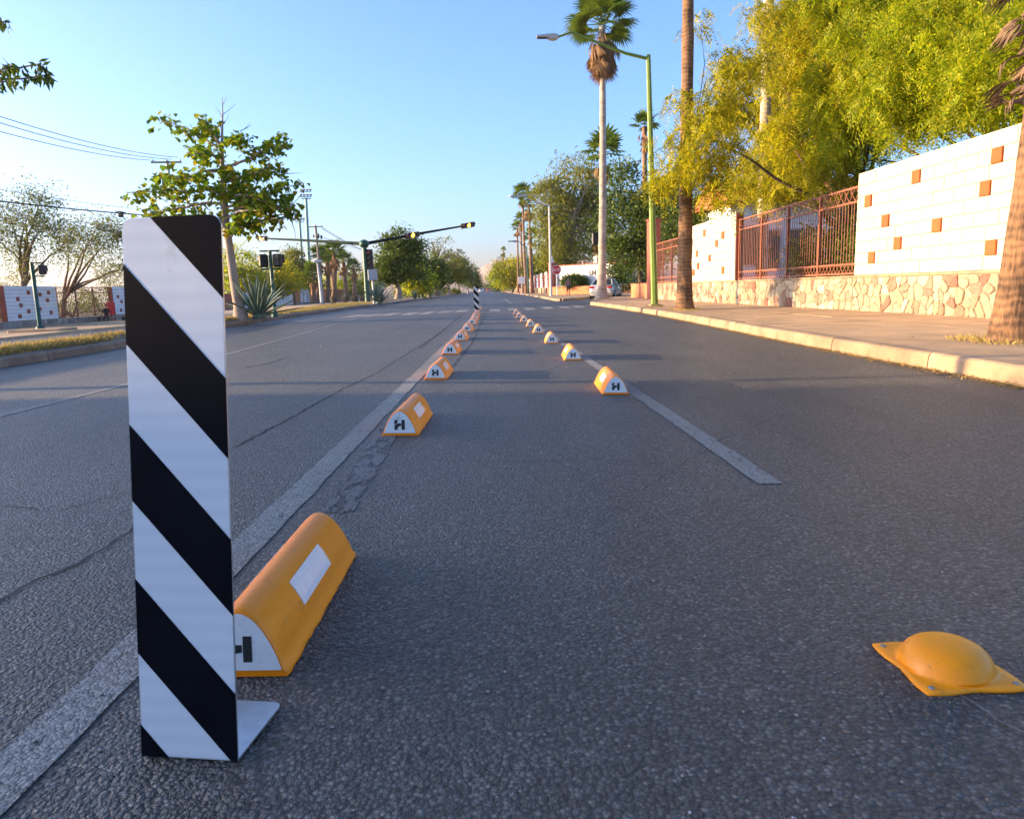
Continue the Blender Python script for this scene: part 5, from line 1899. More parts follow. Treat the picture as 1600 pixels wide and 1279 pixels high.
for b_ in br:
    for dy, keep in ((random.uniform(-0.5, 0.4), 1), (random.choice((-1, 1)) * random.uniform(0.9, 1.7), 0.8)):
        pts = [T(p[0], p[1], dy * (i / (len(b_) - 1))) for i, p in enumerate(b_)]
        if keep < 1:
            o = pts[0]
            pts = [o + (p - o) * keep for p in pts]
        fine = []
        for a, c in zip(pts[:-1], pts[1:]):
            for i in range(5):
                fine.append(a.lerp(c, i / 5) + Vector((random.uniform(-1, 1), random.uniform(-1, 1), random.uniform(-1, 1))) * 0.03)
        fine.append(pts[-1])
        n = len(fine)
        mb.tube(fine, [0.042 * (1 - 0.82 * i / n) for i in range(n)], 6, 0, cap=False)
        for i, p in enumerate(fine):
            if i > n * 0.25:
                for _ in range(2):
                    cl.append(p + Vector((random.gauss(0, 0.09), random.gauss(0, 0.16), random.gauss(0.0, 0.12))))
# bare top twigs
for (a, b_) in (((347, 185), (335, 165)), ((347, 180), (368, 162)), ((348, 195), (357, 178)), ((348, 205), (335, 190)), ((375, 205), (393, 195)), ((380, 203), (390, 192)), ((430, 250), (444, 240)), ((440, 272), (470, 270)), ((452, 325), (478, 292)), ((440, 345), (475, 322)), ((347, 165), (353, 150)), ((395, 355), (430, 380)), ((455, 345), (462, 375))):
    mb.tube([T(*a), T((a[0] + b_[0]) / 2 + 2, (a[1] + b_[1]) / 2, 0.1), T(*b_)], [0.014, 0.009, 0.004], 4, 0, cap=False)
mb.build('trunk', M['bark_pale'], tree_T)
cl = np.array([tuple(p) for p in cl])


def broad_leaves(name, P, size, mat, per=5):
    """big heart shaped drooping leaves in rosettes: six point folded blades"""
    k = np.repeat(np.arange(len(P)), per)
    B = P[k] + rng.normal(size=(len(k), 3)) * np.array([0.09, 0.09, 0.05])
    a = rng.random(len(k)) * 2 * np.pi
    D = unit(np.stack([np.cos(a), np.sin(a), -0.35 - 0.9 * rng.random(len(k))], 1))
    S = unit(np.cross(D, np.array([0, 0, 1.0])) + rng.normal(size=D.shape) * 0.15)
    N = np.cross(S, D)
    L = (size * (0.65 + 0.7 * rng.random(len(k))))[:, None]
    shape = [(0, 0, 0), (0.12, 0.42, 0.1), (0.5, 0.46, 0.1), (1.0, 0, -0.12), (0.5, -0.46, 0.1), (0.12, -0.42, 0.1), (0.45, 0, 0)]
    V = np.stack([B + D * L * x + S * L * y * 0.95 + N * L * z for x, y, z in shape], 1).reshape(-1, 3)
    n = len(k)
    f = np.array([[0, 1, 6], [1, 2, 6], [2, 3, 6], [3, 4, 6], [4, 5, 6], [5, 0, 6]])
    F = (f[None] + (np.arange(n) * 7)[:, None, None]).reshape(-1, 3)
    me = bpy.data.meshes.new(name)
    me.vertices.add(7 * n)
    me.vertices.foreach_set('co', V.astype(np.float32).ravel())
    me.loops.add(len(F) * 3)
    me.loops.foreach_set('vertex_index', F.astype(np.int32).ravel())
    me.polygons.add(len(F))
    me.polygons.foreach_set('loop_start', np.arange(0, len(F) * 3, 3, dtype=np.int32))
    me.update(calc_edges=True)
    me.materials.append(mat)
    return me


link('crown', broad_leaves('crown', cl, 0.16, M['leaf_big'], 4), tree_T)

# the tree out of view whose twig ends reach into the sky at the picture's corner
bN = Vector((-6.75, 7.2, ZL + 0.12))
tN = thing('overhanging_tree', 'tree whose leafy twig ends hang into the sky at the top corner', 'tree', bN)
mb = MB()
mb.tube([(0, 0, -0.1), (-0.1, 0, 1.0), (-0.3, 0.1, 2.2), (-0.4, 0.1, 3.4)], [0.12, 0.08, 0.07, 0.05], 10)
tips = [((-60, 150), (-10, 118), (35, 105), (62, 100), (66, 108)), ((-60, 140), (0, 124), (40, 123), (66, 118), (80, 120)), ((-70, 60), (-25, 40), (0, 28), (6, 42)), ((-10, 118), (10, 104), (20, 103), (8, 108)), ((-60, 150), (-20, 130), (6, 128), (28, 128))]
C_, D_ = [], []
for tl in tips:
    pts = [onY(p[0], p[1], 7.6 - 0.15 * i) - bN for i, p in enumerate(tl)]
    mb.tube([Vector((-0.35, 0.1, 2.9))] + pts, [0.03, 0.016, 0.012, 0.008, 0.006, 0.004][:len(pts) + 1], 5, 0, cap=False)
    for i, (a, c) in enumerate(zip(pts[:-1], pts[1:])):
        if i >= len(pts) - 4:
            for s in np.linspace(0, 1, 5):
                if i == len(pts) - 2 or random.random() < 0.75:
                    for _ in range(4):
                        C_.append(a.lerp(c, s))
for _ in range(700):
    a = random.uniform(0, 6.28)
    C_.append(Vector((-1.4 + random.gauss(0, 0.7), random.gauss(0, 0.8), 3.6 + random.gauss(0, 0.5))))
C_ = np.array([tuple(p) for p in C_]) + rng.normal(size=(len(C_), 3)) * 0.02
D = rng.normal(size=C_.shape) * 0.55 + np.array([0.1, 0, -0.85])
D = unit(D)
link('crown', leaf_mesh('crown', C_, D, sides(D), 0.1 * (0.7 + 0.6 * rng.random(len(C_))), 0.03, M['leaf_mid']), tN)
mb.build('trunk', M['bark_dark'], tN)

# sparse mesquites behind the wall across the service road
bM = Vector((onY(22, 470, 41).x, 41, -0.6))
tree('mesquite_tree', 'tall sparse grey green tree with a forked dark trunk behind the tiled white panel', bM, 3.6, 0.22, ells_px(bM, [(55, 330, 41, 1.7, 1.7, 1.6), (20, 370, 41, 2.0, 1.8, 1.5), (80, 360, 41, 1.4, 1.5, 1.4), (-20, 340, 41, 1.7, 1.6, 1.5), (30, 420, 41, 1.6, 1.5, 0.8), (70, 305, 41, 0.8, 0.9, 0.8), (100, 400, 42, 0.9, 1.2, 0.9)]), 230, 45, 0.13, 0.055, M['leaf_mesq'], M['bark'], rad=0.85, n_limb=9, lean=(1.0, 0), droop=0.25, skin=0.2, twig_share=1.0)
bM2 = Vector((onY(88, 470, 45).x, 45, -0.6))
tree('mesquite_tree', 'sprawling sparse tree with arching dark boughs over the rusty bay', bM2, 2.2, 0.2, ells_px(bM2, [(130, 385, 45, 1.6, 1.5, 1.0), (175, 370, 45, 1.3, 1.5, 1.3), (150, 345, 45, 1.0, 1.2, 0.6), (185, 415, 45, 1.2, 1.3, 0.9), (110, 360, 45, 1.0, 1.2, 0.8), (215, 380, 45, 1.2, 1.2, 1.2)]), 190, 45, 0.13, 0.055, M['leaf_mesq'], M['bark'], rad=0.85, n_limb=8, lean=(0.7, 0), droop=0.3, skin=0.2, twig_share=1.0)
for i, (px, py, Y, rx, rz, lf, lab) in enumerate([(110, 470, 54, 2.4, 1.0, 'leaf_mesq', 'twiggy brown green thicket behind the rusty bay'), (165, 470, 57, 2.4, 0.9, 'leaf_mid', 'bright green thicket beyond the seated figure'), (5, 465, 44, 1.6, 0.9, 'leaf_mesq', 'dark thicket behind the bay at the picture edge'), (190, 440, 62, 2.0, 1.5, 'leaf_mid', 'low green tree behind the narrow white panel')]):
    c0 = onY(px, py, Y)
    tree('thicket', lab, Vector((c0.x, Y, -0.7)), 0.6, 0.07, [(0, 0, c0.z + 0.7, rx, rx, rz)], 70, 40, 0.14, 0.05, M[lf], M['bark_dark'], 'shrub', n_limb=16, rad=0.7, twig_share=1.0, group='thickets behind the far wall')
# willowy green trees behind the white garden wall
for i, (px, py, Y, rx, rz, lf, lab) in enumerate([(372, 422, 108, 4.2, 3.4, 'leaf_yellow2', 'bright green willowy tree behind the trunk of the broad leaved tree'), (425, 432, 112, 4.4, 2.6, 'leaf_yellow', 'wide yellow green willowy tree behind the white garden wall'), (455, 412, 128, 2.6, 2.8, 'leaf_olive', 'pale olive tree beyond the willowy ones'), (472, 436, 140, 3.2, 1.8, 'leaf_mid', 'low green tree at the foot of the floodlight masts'), (568, 440, 165, 4.4, 3.0, 'leaf_mid', 'green tree behind the signal mast and last pots'), (535, 440, 185, 7.5, 2.8, 'leaf_yellow2', 'long low green tree filling the gap under the palm crowns')]):
    c0 = onY(px, py, Y)
    tree('garden_tree', lab, Vector((c0.x, Y, -1.0)), max(1.2, c0.z + 1 - rz), 0.25, [(0, 0, c0.z + 1, rx, rx * 0.8, rz), (rx * 0.3, 0, c0.z + 1 - rz * 0.5, rx * 0.9, rx * 0.7, rz * 0.6), (-rx * 0.4, 0, c0.z + 1 - rz * 0.4, rx * 0.8, rx * 0.7, rz * 0.7)], 130, 50, 0.42, 0.17, M[lf], M['bark'], rad=1.2, n_limb=8, droop=0.6, group='garden trees behind the far walls')
# trees on the median beyond the signal mast
bV = G(622, 468, 0.13)
tree('median_tree', 'dense dark green tree with a pale trunk on the median past the signal mast', bV, 2.6, 0.3, ells_px(bV, [(618, 405, bV.y, 2.0, 1.9, 1.7), (605, 425, bV.y, 1.9, 1.8, 1.2), (640, 415, bV.y, 1.8, 1.8, 1.5), (622, 375, bV.y, 1.3, 1.3, 1.0), (600, 372, bV.y, 0.6, 0.7, 0.35), (650, 385, bV.y, 0.9, 1, 0.7)]), 240, 60, 0.25, 0.13, M['leaf_mid'], M['bark_pale'], rad=0.75, n_limb=12)
mtrees = [(668, 425, 92, 2.4, 2.0, 'leaf_mid', 'rounded green tree under the dry boughs on the median'), (700, 418, 128, 3.0, 2.6, 'leaf_olive', 'grey olive tree further along the median'), (716, 424, 165, 3.2, 2.8, 'leaf_mid', 'fresh green tree near the far end of the median row'), (730, 430, 190, 3.4, 3.4, 'leaf_dark', 'dark tapering tree behind the small striped board'), (648, 440, 84, 1.7, 1.1, 'leaf_yellow2', 'low bright green tree beside the pale trunked one'), (741, 443, 320, 3.2, 2.6, 'leaf_dark', 'last dark tree of the median row against the mountain'), (757, 448, 430, 5, 2.2, 'leaf_mid', 'farthest green tree where the avenue ends')]
for i, (px, py, Y, rx, rz, lf, lab) in enumerate(mtrees):
    c0 = onY(px, py, Y)
    b0 = Vector((c0.x, Y, ZL + 0.1))
    tree('median_tree', lab, b0, max(1.0, c0.z - rz * 0.8), 0.2, [(0, 0, c0.z, rx, rx, rz), (rx * 0.4, 0, c0.z - rz * 0.4, rx * 0.7, rx, rz * 0.6)], 120, 50, 0.34, 0.16, M[lf], M['bark_pale'], rad=1.0, n_limb=8, group='trees along the median')
bK = G(690, 462, 0.13)
bK = Vector((onY(682, 460, 105).x, 105, ZL + 0.1))
tree('dry_tree', 'half bare tree with a twisted dead bough above the median row', bK, 5.2, 0.3, ells_px(bK, [(690, 385, 105, 1.6, 1.3, 1.2), (708, 395, 105, 1.4, 1.2, 0.9), (672, 395, 105, 1.0, 1.0, 0.8), (700, 375, 105, 0.9, 0.9, 0.6), (715, 410, 105, 1.2, 1, 0.8)]), 60, 14, 0.26, 0.12, M['leaf_olive'], M['bark'], rad=0.6, n_limb=16, twig_share=1.0)

# agaves: every sword leaf its own piece
def sword(L, w0, bend):
    rows = []
    for q in range(6):
        s = q / 5
        ww = w0 * (0.75 + 0.6 * s - 1.33 * s ** 2.2) + 0.002
        rows.append([(L * s, ww, bend * L * s * s + ww * 0.35), (L * s, 0, bend * L * s * s - ww * 0.1), (L * s, -ww, bend * L * s * s + ww * 0.35)])
    vs = [p for r_ in rows for p in r_]
    fs = []
    for q in range(5):
        b = q * 3
        fs += [(b, b + 1, b + 4, b + 3), (b + 1, b + 2, b + 5, b + 4)]
    vs2 = [(x, y, z - 0.012) for x, y, z in vs]
    k = len(vs)
    fs2 = [tuple(i + k for i in f[::-1]) for f in fs]
    ed = [(q * 3, q * 3 + 3, k + q * 3 + 3, k + q * 3) for q in range(5)] + [(q * 3 + 5, q * 3 + 2, k + q * 3 + 2, k + q * 3 + 5) for q in range(5)]
    return MB().add(vs + vs2, fs + fs2 + ed, 0, True).mesh('leaf', M['agave'])


SW = [sword(1.0, 0.045, b_) for b_ in (-0.12, 0.0, 0.1)]


def agave(label, base, size, n, group=None, wide=1.0):
    t = thing('agave', label, 'agave', base, 0, group)
    MB().lathe([(0.0, 0), (0.16 * size, 0.0), (0.13 * size, 0.15 * size), (0, 0.2 * size)], 10).build('heart', M['agave'], t)
    for i in range(n):
        f = (i + 0.5) / n
        el = R(8 + 78 * f ** 0.8 + random.uniform(-6, 6))
        s = size * random.uniform(0.8, 1.1) * (1.0 - 0.1 * f)
        az = i * 2.399 + random.uniform(-0.2, 0.2)
        link('leaf', random.choice(SW), t, (0.06 * math.cos(az), 0.06 * math.sin(az), 0.08 * size), (random.uniform(-0.2, 0.2), -el, az), (s, s * wide, s))
    return t


ag = G(405, 499, 0.13)
ag.z = ZL + 0.15
agave('large blue green agave with sword leaves beside the walk signal post', ag, 1.3, 46, None, 1.25)
ag = onY(592, 474, 44)
agave('dark spiky agave just past the grey control cabinet', Vector((ag.x, 44, ZL + 0.15)), 1.35, 40, None, 1.3)
for px, Y, lab in ((648, 72, 'agave in the median bed beside the low bright tree'), (660, 86, 'agave under the rounded green median tree'), (672, 92, 'agave beyond the rounded median tree')):
    p = onY(px, 465, Y)
    agave(lab, Vector((p.x, Y, ZL + 0.15)), 1.0, 22, 'agaves in the median bed', 1.5)
for i, (px, Y, h) in enumerate([(655, 84, 1.9), (659, 85, 2.2), (664, 87, 1.6), (682, 108, 2.3), (686, 110, 2.6), (691, 112, 2.0)]):
    p = onY(px, 465, Y)
    t = thing('column_cactus', ['shortish pale column cactus', 'tall pale column cactus', 'leaning column cactus', 'slim column cactus further on', 'tallest column cactus further on', 'last column cactus'][i] + ' in the shaded median bed', 'cactus', Vector((p.x, Y, ZL + 0.1)), 0, 'column cacti in the median bed')
    MB().tube([(0, 0, 0), (0.03, 0, h * 0.5), (0.06 * (i % 3), 0, h * 0.95), (0.06 * (i % 3), 0, h)], [0.13, 0.15, 0.13, 0.03], 8).build('stem', M['agave'], t)
    MB().tube([(0, 0, h * 0.35), (0.28, 0, h * 0.42), (0.33, 0, h * 0.75)], [0.08, 0.1, 0.06], 7).build('arm', M['agave'], t)
mb_t = [(px, 460.5 - 0.0, Y) for px, Y in ((640, 100), (675, 120), (706, 150))]
for i, (px, py, Y) in enumerate(mb_t):
    p = onY(px, 458, Y)
    tree('low_shrub', ['low dusty shrub past the pale trunk', 'low dusty shrub among the cacti', 'low dusty shrub beyond the cacti'][i] + ' on the median', Vector((p.x, Y, ZL + 0.1)), 0.3, 0.05, [(0, 0, 0.7, 2.2, 2.0, 0.7)], 50, 40, 0.3, 0.08, M['leaf_olive'], M['bark'], 'shrub', n_limb=10, rad=0.7, twig_share=1, group='low shrubs on the median')

# dry grass on the median, tufts round the palms, leaf litter along the kerb
def tuft_field(name, pts, h, w_, mat):
    P = np.array([tuple(p) for p in pts])
    D = unit(rng.normal(size=P.shape) * np.array([0.6, 0.6, 0.2]) + np.array([0, 0, 0.8]))
    me = leaf_mesh(name, P, D, sides(D), h * (0.5 + rng.random(len(P))), w_, mat)
    return stuff(link(name, me))


sm_med = smooth(med_path)
pts = []
for _ in range(42000):
    y = 7 + 45 * random.random() ** 1.5
    a, b = xat(sm_med, y) - 0.17, xat(back_path, y) + 0.15
    s = random.random()
    if math.sin(y * 1.7 + s * 5) + math.sin(y * 0.6 + 2) * 0.8 + random.gauss(0, 0.5) > -0.4:
        pts.append((a + (b - a) * s, y, ZL + 0.12 + 0.06 * math.sin(math.pi * s)))
tuft_field('dry_grass', pts, 0.1, 0.016, M['dry_grass'])
pts = []
for c0, r_ in ((pA, 0.5), (pR, 0.55), (p2_, 0.7), (lb, 0.3)):
    for _ in range(900):
        a, q = random.uniform(0, 6.28), r_ * random.uniform(0.35, 1.0)
        pts.append((c0.x + q * math.cos(a) * 0.9, c0.y + q * math.sin(a) * 1.6, PZ - 0.004))
tuft_field('dry_grass', pts, 0.06, 0.01, M['dry_grass'])
pts = []
for _ in range(9000):
    y = 4.5 + 30 * random.random() ** 1.3
    q = abs(random.gauss(0, 0.07))
    pts.append((xat(right_path, y) - 0.004 - q, y, ZR + 0.006 + random.random() * 0.02 * math.exp(-q * 20)))
for _ in range(900):
    y = 5 + 25 * random.random()
    pts.append((xat(right_path, y) + 0.25 + abs(random.gauss(0, 0.5)), y, PZ + 0.01))
P = np.array(pts)
D = unit(rng.normal(size=P.shape) * np.array([1, 1, 0.15]))
S = unit(np.cross(D, np.array([0, 0, 1.0])) + rng.normal(size=P.shape) * 0.2)
stuff(link('leaf_litter', leaf_mesh('leaf_litter', P, D, S, 0.03 * (0.5 + rng.random(len(P))), 0.014, M['litter'])))

# ------------------------------------------------------------------ houses
hx0, hx1 = onY(1140, 400, 36).x, onY(1400, 400, 36).x
hz = onY(1120, 318, 36).z
t = thing('white_house', 'white house with an orange tiled roof half hidden by the feathery tree', 'house', (hx0, 36, 0))
Wd = hx1 - hx0
MB().box((Wd / 2, 2.5, hz / 2), (Wd, 5, hz)).build('wall', M['white_wall'], t)
mb = MB()
mb.prism([(-0.9, 0), (5.4, 0), (2.3, 1.3)], (-0.5, 0, hz), (0, 1, 0), (0, 0, 1), (Wd + 1, 0, 0))
rf = mb.build('roof', M['roof_tile'], t)
tl_m = MB().tube([(0, -0.95, hz + 0.02), (0, 2.3, hz + 1.33)], 0.11, 6).mesh('roof_tile', M['roof_tile'])
for i in range(int((Wd + 1) / 0.3)):
    link('roof_tile', tl_m, rf, (-0.4 + i * 0.3, 0, 0))
for px, z0, z1 in ((1165, 1.6, 3.6), (1200, 1.4, 3.4), (1250, 1.4, 3.4)):
    xx = onY(px, 380, 36).x - hx0
    fr = MB().box((xx, -0.02, (z0 + z1) / 2), (1.3, 0.08, z1 - z0), bev=0.01).build('window', M['grey_metal'], t)
    MB().box((xx, -0.07, (z0 + z1) / 2), (1.1, 0.02, z1 - z0 - 0.2)).build('pane', M['glass'], fr)
# porch beyond the lettered wall
q0, q1 = onY(938, 400, 92), onY(1034, 400, 92)
pw = q1.x - q0.x
zr1 = onY(960, 394, 92).z
t = thing('porch_house', 'white porch with columns and an orange roof behind the lettered wall', 'house', (q0.x, 92, 0))
MB().box((pw / 2, 4.5, zr1 / 2), (pw, 3, zr1)).build('wall', M['white_wall'], t)
MB().box((pw / 2, 1.3, zr1 - 0.25), (pw, 3.4, 0.5)).build('beam', M['white_wall'], t)
MB().prism([(-0.7, 0), (3.6, 0), (2.6, 1.3)], (-0.4, 0, zr1 + 0.003), (0, 1, 0), (0, 0, 1), (pw * 0.62, 0, 0)).build('roof', M['roof_tile'], t)
for i in range(4):
    MB().box((0.6 + (pw - 1.2) * i / 3, 0.1, (zr1 - 0.5) / 2), (0.55, 0.55, zr1 - 0.5)).build('column', M['white_wall'], t)
MB().box((pw * 0.5, 2.98, zr1 * 0.45), (pw * 0.5, 0.06, zr1 * 0.7)).build('window', M['glass'], t)
# an added house out of view, put there to shade the near road
t = thing('added_shade_house', 'added flat roofed house across the service road, unseen, shading the near road', 'house', (-46, -30, -1.0))
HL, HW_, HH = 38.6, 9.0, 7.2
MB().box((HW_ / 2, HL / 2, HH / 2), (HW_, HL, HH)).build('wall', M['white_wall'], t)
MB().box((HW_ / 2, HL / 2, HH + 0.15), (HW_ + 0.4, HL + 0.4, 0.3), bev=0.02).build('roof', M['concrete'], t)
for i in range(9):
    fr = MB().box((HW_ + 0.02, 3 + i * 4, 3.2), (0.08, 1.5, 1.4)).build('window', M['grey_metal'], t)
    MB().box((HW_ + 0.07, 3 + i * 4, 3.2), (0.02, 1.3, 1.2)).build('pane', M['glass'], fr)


# ------------------------------------------------------------------ cars
def car_meshes(paint):
    """a four door saloon, nose towards +Y, resting on z = 0"""
    L, Wb = 4.5, 0.86
    # stations along the length: y, half width at sill, at belt, z sill, z belt
    lower = [(-2.25, 0.60, 0.66, 0.42, 0.72), (-2.2, 0.74, 0.76, 0.30, 0.90), (-2.05, 0.82, 0.80, 0.26, 1.0), (-1.5, 0.86, 0.83, 0.24, 1.02), (-0.8, 0.87, 0.84, 0.22, 0.98), (0.4, 0.87, 0.84, 0.22, 0.95), (1.0, 0.86, 0.83, 0.22, 0.93), (1.6, 0.85, 0.80, 0.24, 0.86), (2.05, 0.78, 0.72, 0.26, 0.76), (2.22, 0.66, 0.6, 0.32, 0.66), (2.26, 0.58, 0.52, 0.42, 0.58)]
    mb = MB()
    vs, k = [], 10
    for (y, a, b, z0, z1) in lower:
        half = [(a * 0.9, z0), (a, z0 + 0.12), (a + 0.01, (z0 + z1) / 2), (b, z1 - 0.06), (b * 0.9, z1)]
        vs += [(x, y, z) for x, z in half] + [(-x, y, z) for x, z in half[::-1]]
    n = len(lower)
    fs = [(i * k + j, i * k + (j + 1) % k, (i + 1) * k + (j + 1) % k, (i + 1) * k + j) for i in range(n - 1) for j in range(k)]
    mb.add(vs, [f[::-1] for f in fs], 0, True)
    mb.add(vs[:k], [tuple(range(k))])
    mb.add(vs[-k:], [tuple(range(k))[::-1]])
    body = mb.mesh('body', paint)
    # cabin: roof with pillars, glass set in
    cab = [(-1.72, 0.74, 0.99), (-1.05, 0.58, 1.40), (-0.2, 0.60, 1.45), (0.25, 0.58, 1.41), (1.05, 0.74, 0.93)]
    rm = MB()
    vs = []
    for (y, hw, z) in cab[1:4]:
        vs += [(-hw, y, z - 0.03), (-hw * 0.8, y, z), (hw * 0.8, y, z), (hw, y, z - 0.03)]
    rm.add(vs, [(i * 4 + j, i * 4 + j + 1, i * 4 + j + 5, i * 4 + j + 4) for i in range(2) for j in range(3)], 0, True)
    for sg in (-1, 1):
        for (a, b) in (((-1.72, 0.74, 0.98), (-1.05, 0.58, 1.38)), ((1.05, 0.74, 0.92), (0.25, 0.58, 1.39)), ((-0.35, 0.83, 0.95), (-0.3, 0.6, 1.42))):
            rm.tube([(sg * a[1], a[0], a[2]), (sg * b[1], b[0], b[2])], 0.045, 6)
    roof = rm.mesh('roof', paint)
    gm = MB()
    gm.add([(-0.72, -1.70, 1.0), (0.72, -1.70, 1.0), (0.56, -1.06, 1.38), (-0.56, -1.06, 1.38)], [(0, 1, 2, 3)])
    rear = gm.mesh('rear_window', M['glass'])
    gm = MB()
    gm.add([(-0.72, 1.03, 0.94), (0.72, 1.03, 0.94), (0.56, 0.26, 1.39), (-0.56, 0.26, 1.39)], [(3, 2, 1, 0)])
    wind = gm.mesh('windscreen', M['glass'])
    gm = MB()
    for sg in (-1, 1):
        gm.add([(sg * 0.79, -1.62, 1.0), (sg * 0.8, 0.95, 0.94), (sg * 0.585, 0.25, 1.39), (sg * 0.585, -1.02, 1.38)], [(0, 1, 2, 3)])
    side = gm.mesh('side_window', M['glass'])
    wh = MB().tube([(-0.1, 0, 0), (0.1, 0, 0)], 0.32, 18).mesh('wheel', M['cable'])
    rim = MB().lathe([(0.0, 0.0), (0.2, 0.01), (0.21, 0.0), (0.21, -0.02)], 14).mesh('rim', M['galv'])
    tl_ = plain('tail lamp', (0.4, 0.01, 0.01), 0.25, 0.1)
    tm = MB().box((0, 0, 0), (0.34, 0.08, 0.17), bev=0.02).mesh('tail_light', tl_)
    bp = MB().box((0, 0, 0), (1.5, 0.1, 0.14), bev=0.03).mesh('bumper', M['grey_metal'])
    pm2 = MB().box((0, 0, 0), (0.42, 0.02, 0.14), bev=0.004).mesh('number_plate', M['white_wall'])
    hm = MB().box((0, 0, 0), (0.36, 0.08, 0.15), bev=0.03).mesh('headlight', M['reflector'])
    mr = MB().box((0, 0, 0), (0.16, 0.1, 0.12), bev=0.03).mesh('mirror', paint)
    return body, roof, rear, wind, side, wh, rim, tm, bp, pm2, hm, mr


def car(label, loc, rz, paint, group=None, name='parked_car'):
    body, roof, rear, wind, side, wh, rim, tm, bp, pm2, hm, mr = car_meshes(paint)
    t = thing(name, label, 'car', loc, rz, group)
    link('body', body, t)
    link('roof', roof, t)
    for d_ in (rear, wind, side):
        link(d_.name.split('.')[0], d_, t)
    for sx in (-1, 1):
        for y in (-1.4, 1.42):
            w_ = link('wheel', wh, t, (sx * 0.79, y, 0.32))
            link('rim', rim, w_, (sx * 0.1, 0, 0), (0, sx * R(90), 0))
        link('tail_light', tm, t, (sx * 0.62, -2.2, 0.83))
        link('headlight', hm, t, (sx * 0.56, 2.16, 0.62))
        link('mirror', mr, t, (sx * 0.94, 0.72, 0.98))
    link('bumper', bp, t, (0, -2.24, 0.5))
    link('number_plate', pm2, t, (0, -2.27, 0.74))
    return t


cp = onY(950, 466, 53)
silver = plain('silver car paint', (0.62, 0.6, 0.57), 0.3, 0.03, 2, metal=0.35, coat=0.6)
car('pale silver saloon car waiting on the side street behind the palm trunk', (onY(948, 466, 53).x, 53.2, ZR), R(-19), silver)
far_c = [(752, 250, (0.6, 0.6, 0.6), 'distant white car at the far end of the avenue'), (758, 300, (0.05, 0.05, 0.06), 'distant dark car ahead of the white one'), (764, 270, (0.5, 0.08, 0.05), 'distant red car in the lane by the pavement'), (747, 330, (0.4, 0.42, 0.45), 'distant grey car beside the last median tree')]
for px, Y, c, lab in far_c:
    car(lab, (onY(px, 456, Y).x, Y, ZR if px > 772 else 0.0), R(180) if px < 755 else 0, plain('far car paint', c, 0.35, 0.03, 2, coat=0.5), 'cars far down the avenue', 'distant_car')


